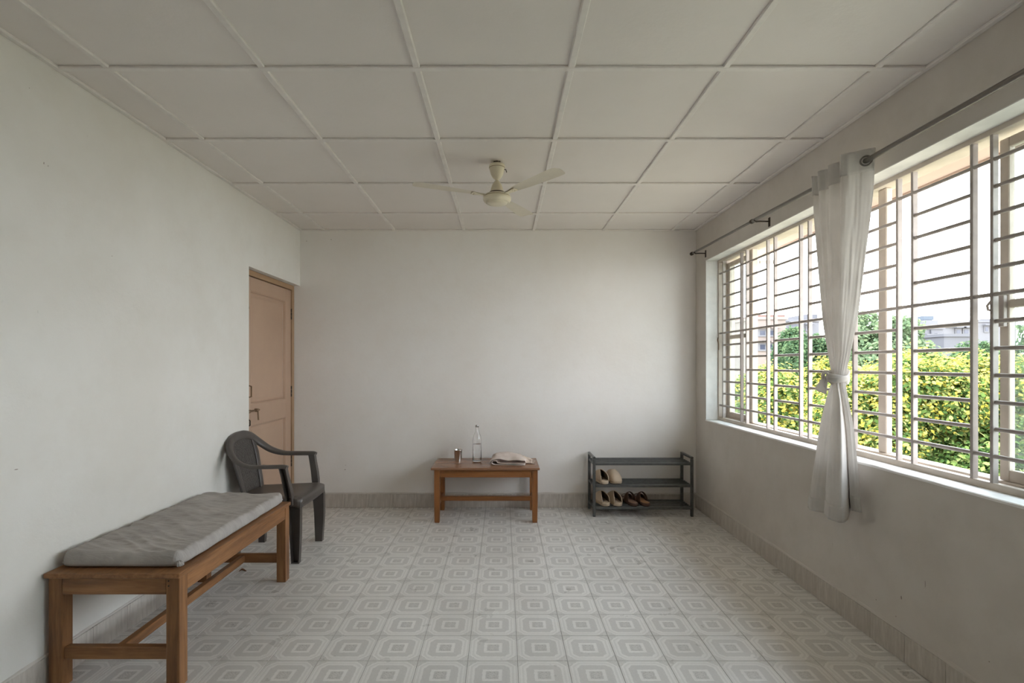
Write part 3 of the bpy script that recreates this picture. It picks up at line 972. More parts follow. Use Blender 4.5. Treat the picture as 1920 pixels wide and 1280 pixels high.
add_lathe(bm, [(0.008, 0.170), (0.011, 0.156), (0.020, 0.146), (0.030, 0.130), (0.037, 0.110), (0.042, 0.092), (0.047, 0.084), (0.047, 0.078)], 36)
bm_obj('lower_cup', bm, M['fan'], fan, auto=40)
bm = bmesh.new(); add_lathe(bm, [(0.03, 0.0835), (0.050, 0.083), (0.053, 0.074), (0.04, 0.070)], 36)
bm_obj('collar', bm, M['iron_dark'], fan, auto=40)
bm = bmesh.new()
add_lathe(bm, [(0.030, 0.076), (0.060, 0.073), (0.076, 0.068), (0.084, 0.062), (0.0850, 0.058), (0.0825, 0.0555), (0.0825, 0.0535), (0.0860, 0.052), (0.0880, 0.046), (0.0870, 0.037), (0.0820, 0.028), (0.0750, 0.022), (0.0715, 0.0205), (0.070, 0.023)], 48)
mo = bm_obj('motor', bm, M['fan'], fan, auto=40)
bm = bmesh.new(); add_lathe(bm, [(0.0838, 0.0558), (0.0838, 0.0532)], 48, cap0=False, cap1=False)
bm_obj('motor_groove', bm, M['fan_band'], mo)
bm = bmesh.new(); add_lathe(bm, [(0.0690, 0.023), (0.0675, 0.0185), (0.058, 0.0125), (0.040, 0.0075), (0.018, 0.005), (0.002, 0.0045)], 48)
bm_obj('bottom_cover', bm, M['fan'], fan, auto=50)
for ang in (199, 313, 66):
    a = R(ang)
    rot = Matrix.Rotation(a, 4, 'Z')
    bm = bmesh.new()
    stn = [(0.07, 0.030, 0.0), (0.10, 0.034, 0.0), (0.13, 0.046, 0.0), (0.17, 0.066, 0.0), (0.26, 0.086, 0.003), (0.38, 0.100, 0.006), (0.47, 0.108, 0.008), (0.505, 0.104, 0.009), (0.518, 0.085, 0.0092), (0.524, 0.05, 0.0095)]
    rings = []
    for r_, w, dz in stn:
        tw = R(-4)
        ring = []
        for (q, h) in ((-0.5, 0), (-0.25, 0.004), (0.25, 0.004), (0.5, 0), (0.25, 0.0025), (-0.25, 0.0025)):
            y = q * w
            ring.append(rot @ Vector((r_, y * math.cos(tw), 0.058 - dz + 0.03 * (r_ / 0.52) + y * math.sin(tw) + h)))
        rings.append(ring)
    loft(bm, rings)
    bl = bm_obj('blade', bm, M['fan_blade'], fan, auto=40)
    bm = bmesh.new()
    rings = []
    for r_, w in ((0.075, 0.034), (0.11, 0.026), (0.15, 0.040), (0.165, 0.036)):
        zc = 0.056 + 0.03 * (r_ / 0.52)
        rings.append([rot @ Vector((r_, -w / 2, zc - 0.004)), rot @ Vector((r_, w / 2, zc - 0.005)), rot @ Vector((r_, w / 2, zc)), rot @ Vector((r_, -w / 2, zc + .001))])
    loft(bm, rings)
    for q in (-0.010, 0.010):
        add_tube(bm, [rot @ Vector((0.15, q, 0.057)), rot @ Vector((0.15, q, 0.066))], 0.004, 8)
    bm_obj('blade_arm', bm, M['fan'], bl)

# ------------------------------------------------------------------ bench and cushion
bx0, bx1, by0, by1, bz = -1.905, -1.342, 2.12, 3.24, 0.483
bench = thing('bench', 'low brown wooden bench with H stretcher along the left wall', 'bench', (bx0, by0, 0))
def bb(name, x0, x1, y0, y1, z0, z1, mat, bev=0.002, parent=None):
    return box(name, x0 - bx0, x1 - bx0, y0 - by0, y1 - by0, z0, z1, mat, parent or bench, bev)
LW = 0.056
lx0, lx1 = bx0 + 0.012, bx1 - 0.005
ly0, ly1 = by0 + 0.012, by1 - 0.012
bb('bench_top', bx0, bx1, by0, by1, bz - 0.021, bz, M['bench_y'], 0.003)
for x in (lx0, lx1 - LW):
    for y in (ly0, ly1 - LW):
        bb('leg', x, x + LW, y, y + LW, 0.0005, bz - 0.021, M['bench_z'], 0.002)
bb('apron', lx0 + LW, lx1 - LW, ly0 + 0.002, ly0 + 0.028, bz - 0.092, bz - 0.021, M['bench_x'])
bb('apron', lx0 + LW, lx1 - LW, ly1 - 0.028, ly1 - 0.002, bz - 0.092, bz - 0.021, M['bench_x'])
bb('apron', lx1 - 0.028, lx1 - 0.002, ly0 + LW, ly1 - LW, bz - 0.092, bz - 0.021, M['bench_y'])
bb('apron', lx0 + 0.002, lx0 + 0.028, ly0 + LW, ly1 - LW, bz - 0.092, bz - 0.021, M['bench_y'])
for y in (ly0 + 0.010, ly1 - 0.042):
    bb('stretcher', lx0 + LW, lx1 - LW, y, y + 0.032, 0.115, 0.168, M['bench_x'], 0.004)
xm = (lx0 + lx1) / 2
bb('stretcher', xm - 0.017, xm + 0.017, ly0 + 0.042, ly1 - 0.042, 0.122, 0.164, M['bench_y'], 0.003)
for z in (0.449, 0.428):          # dowel pegs on the front leg
    bm = bmesh.new(); add_tube(bm, [(lx1 - 0.045 - bx0, ly0 + .001 - by0, z), (lx1 - 0.045 - bx0, ly0 - 0.0012 - by0, z)], 0.0035, 8)
    bm_obj('dowel', bm, M['iron_dark'], bench)

cx0, cx1, cy0, cy1 = bx0 + 0.012, bx1 - 0.028, by0 + 0.055, by1 - 0.012
cush = thing('bench_cushion', 'thin wrinkled grey cloth cushion lying on the wooden bench', 'cushion', ((cx0 + cx1) / 2, (cy0 + cy1) / 2, bz))
def cushion_pt(u, v, side):
    W, L = (cx1 - cx0) / 2, (cy1 - cy0) / 2
    def spread(t, p):
        q = 2 * t - 1
        return math.copysign(1 - (1 - abs(q)) ** p, q)
    a, b = spread(u, 1.35), spread(v, 1.7)
    r = 0.030                       # edge roundness
    corner = (abs(a) * abs(b)) ** 9
    x = a * W * (1 - 0.040 * corner)
    y = b * L * (1 - 0.020 * corner)
    dx, dy = (1 - abs(a)) * W, (1 - abs(b)) * L
    d = min(dx, dy)
    if dx < r and dy < r:
        d = max(0.0, r - math.hypot(r - dx, r - dy))
    e = 1.0 if d >= r else math.sqrt(max(0.0, 1 - (1 - d / r) ** 2))
    if side:
        q = Vector((x * 2.4 + 0.4 * math.sin(y * 5), y * 13 + 1.6 * math.sin(x * 6), 0.3))
        wrk = 0.013 * (0.35 - abs(noise.noise(q)))
        wrk += 0.0085 * (0.3 - abs(noise.noise(Vector((x * 5 + y * 2, y * 27 + x * 8, 4)))))
        wrk += 0.008 * noise.noise(Vector((x * 3, y * 3, 8)))
        wrk += 0.0018 * noise.noise(Vector((x * 24, y * 60, 2)))
        h = 0.020 + (0.042 + wrk) * e
    else:
        h = 0.020 - 0.0192 * e
    x += 0.007 * noise.noise(Vector((1, y * 11, 12))) * (1 if abs(a) > .9 else 0)
    return Vector((x, y, h))
bm = bmesh.new()
grid_surface(bm, lambda u, v: cushion_pt(u, v, True), 90, 200)
vsb = grid_surface(bm, lambda u, v: cushion_pt(u, v, False), 90, 200)
bmesh.ops.remove_doubles(bm, verts=bm.verts, dist=0.0003)
bm_obj('cover', bm, M['cushion'], cush, smooth=True)
# gathered tuft at the near corner
W, L = (cx1 - cx0) / 2, (cy1 - cy0) / 2
bm = bmesh.new()
for k in range(5):
    a = R(-70 + 25 * k)
    pts = [(W - 0.022, -L + 0.018, 0.022), (W - 0.012 + 0.010 * math.cos(a), -L + 0.006 + 0.012 * math.sin(a), 0.024 + 0.004 * math.sin(k * 2)), (W - 0.012 + 0.018 * math.cos(a), -L + 0.008 + 0.018 * math.sin(a), 0.010)]
    add_tube(bm, catmull(pts, 4), [0.006, 0.006, 0.0055, 0.005, 0.005, 0.0045, 0.004, 0.0035, 0.002], 6)
bm_obj('corner_tuft', bm, M['cushion'], cush, smooth=True)

# ------------------------------------------------------------------ plastic armchair
ch0 = Vector((-1.62, 3.705, 0))
chair = thing('armchair', 'dark grey-brown moulded plastic armchair standing before the door', 'chair', ch0)
CM = M['chair']
def channel(bm, stations, out):
    # U-shaped plastic section; stations (x, y, z, width along x, depth along y); open side faces out*y
    rings = []
    for x, y, z, w, d in stations:
        t = min(0.006, w * 0.2)
        h = w / 2
        yo, yi = y + out * d / 2, y - out * d / 2
        rings.append([(x - h, yo, z), (x - h, yi, z), (x + h, yi, z), (x + h, yo, z), (x + h - t, yo, z), (x + h - t, yi + out * t, z), (x - h + t, yi + out * t, z), (x - h + t, yo, z)])
    loft(bm, rings)
for s in (-1, 1):
    bm = bmesh.new()
    channel(bm, [(0.212, s * 0.221, 0.0005, 0.052, 0.036), (0.212, s * 0.222, 0.02, 0.054, 0.036), (0.213, s * 0.228, 0.20, 0.072, 0.040), (0.207, s * 0.225, 0.36, 0.084, 0.038), (0.200, s * 0.216, 0.420, 0.088, 0.034)], s)
    channel(bm, [(0.182, s * 0.240, 0.40, 0.040, 0.040), (0.176, s * 0.245, 0.465, 0.048, 0.042), (0.166, s * 0.252, 0.53, 0.046, 0.042), (0.150, s * 0.258, 0.61, 0.044, 0.040), (0.142, s * 0.262, 0.654, 0.046, 0.040)], s)
    lg = bm_obj('leg', bm, CM, chair, auto=35)
    bm = bmesh.new(); add_box(bm, 0.191, 0.233, s * 0.221 - 0.016, s * 0.221 + 0.016, 0.0005, 0.008, 0.002)
    bm_obj('foot', bm, CM, lg)
    bm = bmesh.new()
    channel(bm, [(-0.212, s * 0.195, 0.0005, 0.046, 0.034), (-0.206, s * 0.198, 0.2, 0.054, 0.036), (-0.196, s * 0.205, 0.38, 0.066, 0.040), (-0.19, s * 0.200, 0.425, 0.050, 0.034)], s)
    bm_obj('leg', bm, CM, chair, auto=35)
# seat
def seat_pt(u, v):
    a = 2 * u - 1
    e = 0.07
    vv = min(max((v - e) / (1 - 2 * e), 0), 1)
    aa = max(-1, min(1, a / 0.90))
    hw = 0.205 + 0.038 * vv
    x = -0.205 + 0.468 * vv - 0.010 * (aa ** 2) * vv
    y = aa * hw
    r = 0.034
    xf = -0.205 + 0.468
    qx, qy = (x - (xf - 0.010 - r)) / r, (abs(y) - (hw - r)) / r
    if qx > 0 and qy > 0:
        m = max(qx, qy) / math.hypot(qx, qy)
        x = (xf - 0.010 - r) + r * qx * m
        y = math.copysign((hw - r) + r * qy * m, y)
    z = 0.452 - 0.016 * (1 - aa ** 2) * (1 - abs(2 * vv - 1) ** 2) - 0.012 * (1 - vv) ** 2
    z -= 0.016 * max(0, (vv - 0.85) / 0.15) ** 2
    z -= 0.012 * max(0, (abs(aa) - 0.8) / 0.2) ** 2
    drop = max(0, (abs(a) - 0.90) / 0.10, (e - v) / e, (v - (1 - e)) / e)
    if drop > 0:
        z -= 0.055 * min(drop, 1)
    return Vector((x, y, z))
bm = bmesh.new(); grid_surface(bm, seat_pt, 60, 44)
bmesh.ops.remove_doubles(bm, verts=bm.verts, dist=0.0006)
o = bm_obj('seat', bm, CM, chair, smooth=True); solidify(o, 0.006, -1)
# arm and back rail in one sweep
RP = [((0.170, -0.262, 0.657), (0, -1, 0.1), 0.048), ((0.150, -0.263, 0.664), (0, -1, 0.1), 0.051), ((0.115, -0.266, 0.665), (0, -1, 0.1), 0.052), ((0.02, -0.272, 0.664), (0, -1, 0.1), 0.054), ((-0.09, -0.272, 0.668), (-0.1, -0.95, 0.15), 0.056),
      ((-0.175, -0.252, 0.700), (-0.35, -0.72, 0.45), 0.060), ((-0.235, -0.215, 0.755), (-0.35, -0.55, 0.75), 0.062), ((-0.268, -0.150, 0.808), (-0.25, -0.35, 0.9), 0.064), ((-0.280, -0.07, 0.832), (-0.22, -0.1, 1), 0.064), ((-0.283, 0.0, 0.836), (-0.22, 0, 1), 0.064)]
full = RP + [((x, -y, z), (dx, -dy, dz), w) for (x, y, z), (dx, dy, dz), w in reversed(RP[:-1])]
pp = catmull([f[0] for f in full], 6)
dd = catmull([f[1] for f in full], 6)
ww = [v.x for v in catmull([(f[2], 0, 0) for f in full], 6)]
bm = bmesh.new()
rings = []
for i, p in enumerate(pp):
    d = (pp[min(i + 1, len(pp) - 1)] - pp[max(i - 1, 0)]).normalized()
    w = dd[i]; w = (w - d * w.dot(d)).normalized()
    t = d.cross(w).normalized()
    if t.z < 0 or (abs(t.z) < 0.3 and t.x < 0): t = -t
    hw, th = ww[i] / 2, 0.011
    prof = ((-1, -1.2), (-1, 0.2), (-0.75, 0.85), (0, 1.1), (0.75, 0.85), (1, 0.2), (1, -1.2), (0.82, -1.2), (0.75, -0.1), (-0.75, -0.1), (-0.82, -1.2))
    rings.append([p + w * (a * hw) + t * (b * th) for a, b in prof])
loft(bm, rings)
bm_obj('arm_rail', bm, CM, chair, auto=50)
# back panel, embossed, with a smooth border either side
def chair_back_mat():
    t = NT('chair_back_emboss')
    v = t.coords('Object')
    vo = t.n('TexVoronoi'); t.l(v, vo.inputs['Vector']); vo.inputs['Scale'].default_value = 110
    c = t.ramp(vo.outputs['Distance'], [(0.0, (0.125, 0.112, 0.102)), (0.5, (0.065, 0.056, 0.050)), (1.0, (0.04, 0.034, 0.03))])
    t.principled(c, 0.34, 0, t.bump(vo.outputs['Distance'], 0.9, 0.004), 0.5)
    return t.m
M['chair_back'] = chair_back_mat()
def back_pt(s, v):
    # s lateral -1..1, v 0 bottom .. 1 top
    hw = 0.150 + 0.045 * v - 0.03 * max(0, v - 0.75) / 0.25
    zt = 0.83 - 0.05 * s * s
    z = 0.435 + (zt - 0.435) * v
    x = -0.196 - 0.085 * v ** 1.1 + 0.016 * s * s * (0.4 + 0.6 * v)
    return Vector((x, s * hw, z))
bm = bmesh.new(); grid_surface(bm, lambda u, v: back_pt((2 * u - 1) * 0.76, 0.02 + 0.96 * v), 30, 30)
bk = bm_obj('backrest', bm, M['chair_back'], chair, smooth=True); solidify(bk, 0.006)
for s in (-1, 1):
    bm = bmesh.new(); grid_surface(bm, lambda u, v: back_pt(s * (0.75 + 0.25 * u), v) + Vector((0.004, 0, 0)), 5, 30)
    o = bm_obj('back_slat', bm, CM, chair, smooth=True); solidify(o, 0.014)

# ------------------------------------------------------------------ low table
tx0, tx1, ty0, ty1, tz = -0.612, 0.312, 4.338, 4.800, 0.473
table = thing('low_table', 'low red-brown wooden table with glossy top against the end wall', 'table', (tx0, ty0, 0))
def tb(name, x0, x1, y0, y1, z0, z1, mat, bev=0.002):
    return box(name, x0 - tx0, x1 - tx0, y0 - ty0, y1 - ty0, z0, z1, mat, table, bev)
tb('tabletop', tx0, tx1, ty0, ty1, tz - 0.020, tz, M['table_top'], 0.004)
TL = 0.047
ax0, ax1, ay0, ay1 = tx0 + 0.026, tx1 - 0.016, ty0 + 0.024, ty1 - 0.02
for x in (ax0, ax1 - TL):
    for y in (ay0, ay1 - TL):
        bm = bmesh.new()
        r = lambda i, z: [(x - tx0 + i, y - ty0 + i, z), (x - tx0 + TL - i, y - ty0 + i, z), (x - tx0 + TL - i, y - ty0 + TL - i, z), (x - tx0 + i, y - ty0 + TL - i, z)]
        loft(bm, [r(0.004, 0.0005), r(0.002, 0.02), r(0.0, 0.20), r(0.0, tz - 0.020)])
        bm_obj('leg', bm, M['table_z'], table)
for y in (ay0 + 0.006, ay1 - 0.026):
    tb('apron', ax0 + TL, ax1 - TL, y, y + 0.020, tz - 0.087, tz - 0.020, M['table_x'])
for x in (ax0 + 0.006, ax1 - 0.026):
    tb('apron', x, x + 0.020, ay0 + TL, ay1 - TL, tz - 0.087, tz - 0.020, M['table_y'])
for x in (ax0 + 0.008, ax1 - 0.038):
    tb('stretcher', x, x + 0.030, ay0 + TL, ay1 - TL, 0.128, 0.168, M['table_y'])
ym = (ay0 + ay1) / 2
tb('stretcher', ax0 + 0.038, ax1 - 0.038, ym - 0.022, ym + 0.022, 0.138, 0.176, M['table_x'])

# tumbler
cup = thing('steel_tumbler', 'shiny stainless steel tumbler on the left of the low table', 'cup', (-0.407, 4.651, tz + 0.0004))
bm = bmesh.new()
add_lathe(bm, [(0.0305, 0.002), (0.0315, 0.0), (0.0318, 0.004), (0.0375, 0.096), (0.0392, 0.099), (0.0395, 0.102), (0.0378, 0.103), (0.0365, 0.100), (0.0300, 0.006), (0.002, 0.006)], 40)
bm_obj('tumbler_body', bm, M['cup'], cup, auto=40)
bm = bmesh.new(); add_lathe(bm, [(0.0382, 0.0965), (0.0402, 0.098), (0.0406, 0.101), (0.0392, 0.1035), (0.0372, 0.1032)], 40, cap0=False, cap1=False)
bm_obj('rim', bm, M['cup'], cup, smooth=True)

# bottle
bot = thing('glass_bottle', 'tall clear glass bottle half filled with water on the low table', 'bottle', (-0.234, 4.63, tz + 0.0004))
bm = bmesh.new()
prof = [(0.036, 0.0), (0.040, 0.003), (0.041, 0.010), (0.041, 0.19), (0.0395, 0.208), (0.035, 0.226), (0.027, 0.246), (0.019, 0.266), (0.0145, 0.286), (0.0135, 0.300), (0.0140, 0.312), (0.0155, 0.316), (0.0155, 0.322),
        (0.0118, 0.322), (0.0115, 0.30), (0.0125, 0.284), (0.0168, 0.265), (0.0248, 0.2445), (0.0328, 0.2245), (0.037, 0.207), (0.0385, 0.19), (0.0385, 0.016), (0.034, 0.010), (0.002, 0.013)]
add_lathe(bm, prof, 48)
bm_obj('bottle_glass', bm, M['bottle'], bot, smooth=True)
bm = bmesh.new(); add_lathe(bm, [(0.002, 0.0136), (0.0338, 0.0108), (0.0382, 0.0165), (0.0382, 0.158)], 48)
bm_obj('water', bm, M['water'], bot, auto=50)
bm = bmesh.new(); add_lathe(bm, [(0.0158, 0.311), (0.0168, 0.312), (0.0168, 0.324), (0.0160, 0.328), (0.012, 0.330), (0.002, 0.331)], 28, cap0=False)
bm_obj('bottle_cap', bm, M['cap'], bot, auto=50)

# folded cloth
clo0 = Vector((0.055, 4.55, tz))
clo = thing('folded_cloth', 'folded beige-pink cloth lying on the right of the low table', 'cloth', clo0, R(-4))
def fold_profile(v):
    # x-z profile of an S-folded cloth; v is the position along the depth, 0 front .. 1 back
    b = 0.010 * math.sin(v * 5 + 0.4)
    top = 0.050 + 0.034 * v
    return catmull([(0.145, 0, 0.004), (0.05, 0, 0.004), (-0.06, 0, 0.005), (-0.125, 0, 0.006), (-0.146, 0, 0.018), (-0.138, 0, 0.036), (-0.105, 0, 0.036), (-0.09, 0, 0.020),
                    (-0.03, 0, 0.017 + 0.002 * v), (0.06, 0, 0.018), (0.128, 0, 0.018 + b * 0.2), (0.146, 0, 0.027), (0.138, 0, 0.042 + 0.6 * b), (0.08, 0, top * 0.95 + b), (0.0, 0, top * 0.98 - b * .6), (-0.07, 0, top * 1.04),
                    (-0.120, 0, top * 0.98), (-0.148, 0, top * 0.72), (-0.158, 0, top * 0.38), (-0.160, 0, 0.012)], 5)
nprof = len(fold_profile(0)) - 1
def cloth_pt(u, v):
    pr = fold_profile(v)
    p = pr[round(u * nprof)].copy()
    y = -0.105 + 0.20 * v
    f = max(0.0, (u - 0.55) / 0.45)
    wav = noise.noise(Vector((p.x * 14, y * 14, u * 5)))
    p.z += f * (0.022 * noise.noise(Vector((p.x * 15, y * 15, 2))) + 0.017 * (0.35 - abs(noise.noise(Vector((p.x * 26 + y * 14, y * 22, 6))))) + 0.004 * wav) + f * 0.016 * max(0, p.x / 0.14) * v
    p.z = max(p.z, 0.0035)
    p.x += 0.006 * noise.noise(Vector((y * 18, u * 9, 7)))
    edge = 0.012 * noise.noise(Vector((p.x * 14, u * 3, 3)))
    y += edge * (1 - v) - edge * v * 0.7 - 0.018 * f * (1 - v) * math.sin(p.x * 9)
    # the top layer sags at the front and back edges
    p.z -= f * 0.012 * (1 - min(1, v / 0.18)) * (p.z / 0.06)
    p.z -= f * 0.016 * max(0, (v - 0.8) / 0.2) * (p.z / 0.06)
    return Vector((p.x, y, max(p.z, 0.0035)))
bm = bmesh.new(); grid_surface(bm, cloth_pt, nprof, 36)
o = bm_obj('folds', bm, M['towel'], clo, smooth=True); solidify(o, 0.004)
bm = bmesh.new()
def tail_pt(u, v):
    x = 0.118 + 0.088 * u
    y = 0.030 + 0.115 * (v - 0.5) * (1 - 0.12 * u) + 0.008 * math.sin(u * 4)
    prof = max(0.0, 1 - abs(2 * v - 1) ** 2.4)
    z = 0.004 + prof * (0.050 * (1 - 0.72 * u) + 0.012 * noise.noise(Vector((x * 32, y * 30, 5)))) + prof * 0.010 * abs(math.sin(v * 9 + u * 2))
    return Vector((x, y, max(z, 0.004)))
grid_surface(bm, tail_pt, 20, 24)
tl = bm_obj('cloth_end', bm, M['fringe'], clo, smooth=True); solidify(tl, 0.004)
bm = bmesh.new()
for k in range(34):
    p = tail_pt(1.0, k / 33)
    L = rng.uniform(0.012, 0.024)
    add_tube(bm, catmull([p, p + Vector((L * .5, rng.uniform(-.002, .002), 0.001)), p + Vector((L, rng.uniform(-.004, .004), min(0, -p.z * 0.6 + 0.0015)))], 3), 0.0013, 5)
bm_obj('fringe', bm, M['fringe'], tl)

# ------------------------------------------------------------------ shoe rack
rx0, rx1, ry0, ry1 = 0.797, 1.688, 4.530, 4.808
rack = thing('shoe_rack', 'dark grey metal three-tier shoe rack in the right corner', 'shoe rack', (rx0, ry0, 0))
PW = 0.024
def rb(name, x0, x1, y0, y1, z0, z1, bev=0.003, parent=None):
    return box(name, x0 - rx0, x1 - rx0, y0 - ry0, y1 - ry0, z0, z1, M['rack'], parent or rack, bev)
RT = 0.532
for x in (rx0, rx1 - PW):
    for y in (ry0, ry1 - PW):
        rb('post', x, x + PW, y, y + PW, 0.0005, RT - 0.020)
    rb('side_rail', x, x + PW, ry0, ry1, RT - 0.020, RT, 0.004)
for zt in (0.477, 0.282, 0.086):
    sh_root = None
    bm = bmesh.new()
    xx0, xx1 = rx0 + PW - rx0, rx1 - PW - rx0
    add_box(bm, xx0, xx1, 0.003, 0.019, zt - 0.020, zt, 0.003)
    add_box(bm, xx0, xx1, ry1 - ry0 - 0.019, ry1 - ry0 - 0.003, zt - 0.020, zt, 0.003)
    for xa in (0.004, rx1 - rx0 - 0.018):
        add_box(bm, xa, xa + 0.014, PW, ry1 - ry0 - PW, zt - 0.022, zt - 0.006, 0.002)
    shelf = bm_obj('shelf', bm, M['rack'], rack)
    for k in range(5):
        y = 0.045 + k * (ry1 - ry0 - 0.09) / 4
        bm = bmesh.new(); add_tube(bm, [(0.010, y, zt - 0.0062), (rx1 - rx0 - 0.010, y, zt - 0.0062)], 0.0058, 8)
        bm_obj('slat', bm, M['rack'], shelf, auto=50)
    bm = bmesh.new(); xmid = (rx1 - rx0) * 0.48
    add_box(bm, xmid - 0.006, xmid + 0.006, 0.018, ry1 - ry0 - 0.018, zt - 0.018, zt - 0.0115, 0.001)
    bm_obj('cross_tie', bm, M['rack'], shelf)

# ------------------------------------------------------------------ footwear
HWT = [(0, 0.006), (0.03, 0.026), (0.1, 0.040), (0.25, 0.0485), (0.42, 0.0465), (0.62, 0.0390), (0.82, 0.0385), (0.93, 0.031), (0.98, 0.018), (1, 0.005)]
def sole_outline(sc=1.0, L=0.255, inset=0.0):
    N = 26
    left, right = [], []
    for k in range(N + 1):
        s = 0.5 - 0.5 * math.cos(math.pi * k / N)
        hw = max(smooth_table(HWT, s) - inset, 0.002) * sc
        x = inset + s * (L - 2 * inset)
        left.append((x, -hw)); right.append((x, hw + 0.002))
    return left + list(reversed(right))
def sole(bm, L, z0, z1, inset_top=0.004):
    def ring(i, z, lift): return [(x, y, z + lift * max(0, 1 - x / (0.25 * L)) ** 2 * 0.008) for x, y in sole_outline(1.0, L, i)]
    loft(bm, [ring(0.004, z0, 1), ring(0.0, z0 + 0.005, 1), ring(0.0, z1 - 0.005, 1), ring(inset_top, z1, 1), ring(inset_top + 0.006, z1 - 0.002, 1)])
def make_mule(name, label, loc, rz, group):
    L = 0.245
    t = thing(name, label, 'slipper', loc, rz, group)
    bm = bmesh.new(); sole(bm, L, 0.0006, 0.030)
    bm_obj('sole', bm, M['mule'], t, auto=45)
    bm = bmesh.new()
    o0 = [(x, y, 0.0286) for x, y in sole_outline(1.0, L, 0.009)]
    o1 = [(x, y, 0.0305) for x, y in sole_outline(1.0, L, 0.012)]
    loft(bm, [o0, o1]); bm_obj('footbed', bm, M['mule_in'], t, auto=45)
    bm = bmesh.new()
    def up(u, v):
        a = math.pi * u
        ca = math.cos(a)
        send = 0.46 + 0.44 * abs(ca) ** 1.3
        s = 0.002 + (send - 0.002) * v
        hw = smooth_table(HWT, s) * 1.02 * min(1.0, (s / 0.02) ** 0.5)
        h = (0.014 + 0.078 * (1 - (1 - min(s / 0.55, 1)) ** 2.0)) * min(1.0, (s / 0.05) ** 0.5)
        return Vector((s * L, hw * ca + 0.001, 0.020 + h * max(math.sin(a), 0) ** 0.72))
    grid_surface(bm, up, 30, 18)
    o = bm_obj('upper', bm, M['mule'], t, smooth=True)
    o.data.materials.append(M['mule_shade']); md = solidify(o, 0.005).modifiers['thickness']; md.material_offset = 1
    bm = bmesh.new(); add_tube(bm, [up(0.02 + 0.96 * k / 30, 1.0) for k in range(31)], 0.0038, 8)
    bm_obj('rim', bm, M['mule'], t, smooth=True)
    return t
def make_slide(name, label, loc, rz, inmat, group):
    L = 0.255
    t = thing(name, label, 'slipper', loc, rz, group)
    bm = bmesh.new(); sole(bm, L, 0.0006, 0.028)
    bm_obj('sole', bm, M['slide'], t, auto=45)
    bm = bmesh.new()
    loft(bm, [[(x, y, 0.0266) for x, y in sole_outline(1.0, L, 0.008)], [(x, y, 0.0292) for x, y in sole_outline(1.0, L, 0.011)]])
    bm_obj('footbed', bm, inmat, t, auto=45)
    def band(s0, s1, skew):
        def f(u, v):
            a = math.pi * u
            s = s0 + (s1 - s0) * v + skew * math.cos(a) + 0.16 * v * math.cos(a) ** 2
            hw = smooth_table(HWT, s) * 1.03 + 0.001
            h = 0.028 + 0.060 * min(s / 0.5, 1)
            return Vector((s * L, hw * math.cos(a) + 0.001, 0.016 + h * max(math.sin(a), 0) ** 0.75))
        return f
    for nm, args in (('strap', (0.10, 0.19, 0.03)), ('strap', (0.42, 0.53, -0.03))):
        fn = band(*args)
        bm = bmesh.new(); grid_surface(bm, fn, 26, 6)
        o = bm_obj(nm, bm, M['slide'], t, smooth=True); solidify(o, 0.004)
    return t
# toe points away from the viewer; local +x runs toe -> heel
def place(px, py, zs, yheel, tilt):
    Y = yheel
    X = (px - 943) / 960 * Y
    return X, Y
MZ, BZ = 0.2822, 0.0862
def toe_loc(xh, yh, rz, L):      # heel position -> toe (origin)
    return (xh - math.cos(rz) * L, yh - math.sin(rz) * L)
def mule_at(label, xh, yh, rz, z, group):
    x, y = toe_loc(xh, yh, rz, 0.245)
    make_mule('mule', label, (x, y, z), rz, group)
mule_at('beige mule slipper on the middle shelf beside the rack post, open heel outward', 0.915, 4.553, R(-78), MZ, 'beige mules on the shoe rack')
make_mule('mule', 'beige mule slipper on the middle shelf with its rounded toe outward', (1.028, 4.552, MZ), R(98), 'beige mules on the shoe rack')
mule_at('beige mule slipper on the lowest shelf beside the rack post', 0.925, 4.553, R(-78), BZ, 'beige mules on the shoe rack')
mule_at('beige mule slipper on the lowest shelf, next to the brown slides', 1.036, 4.553, R(-79), BZ, 'beige mules on the shoe rack')
x, y = toe_loc(1.182, 4.552, R(-77), 0.255)
make_slide('slide_sandal', 'brown slide sandal with dull pinkish-brown footbed, next to the beige mules', (x, y, BZ), R(-77), M['slide_in1'], 'brown slides on the lowest shelf')
x, y = toe_loc(1.290, 4.552, R(-78), 0.255)
make_slide('slide_sandal', 'brown slide sandal with orange-tan footbed, outermost on the lowest shelf', (x, y, BZ), R(-78), M['slide_in2'], 'brown slides on the lowest shelf')

# dry leaf on the floor under the bench
bm = bmesh.new()
def dl(u, v):
    x = (u - 0.5) * 0.05; w = 0.011 * math.sin(math.pi * min(max(u, 0.02), 0.98)); y = (2 * v - 1) * w
    return Vector((x, y, 0.003 + 0.9 * abs(y) + 0.006 * math.sin(u * 5)))
grid_surface(bm, dl, 10, 4)
o = bm_obj('dry_leaf', bm, M['leaf_dry'], smooth=True, loc=(-1.695, 3.34, 0.0)); solidify(o, 0.001)
o.rotation_euler = (0, 0, R(25))
tag(o, 'small curled brown dry leaf on the floor under the bench', 'leaf')

# ------------------------------------------------------------------ outside
GZ = -5.5
gr = box('ground', 2.4, 90, -40, 120, GZ - 0.2, GZ, M['ground'])
tag(gr, 'sunlit open ground far below the window', kind='structure')

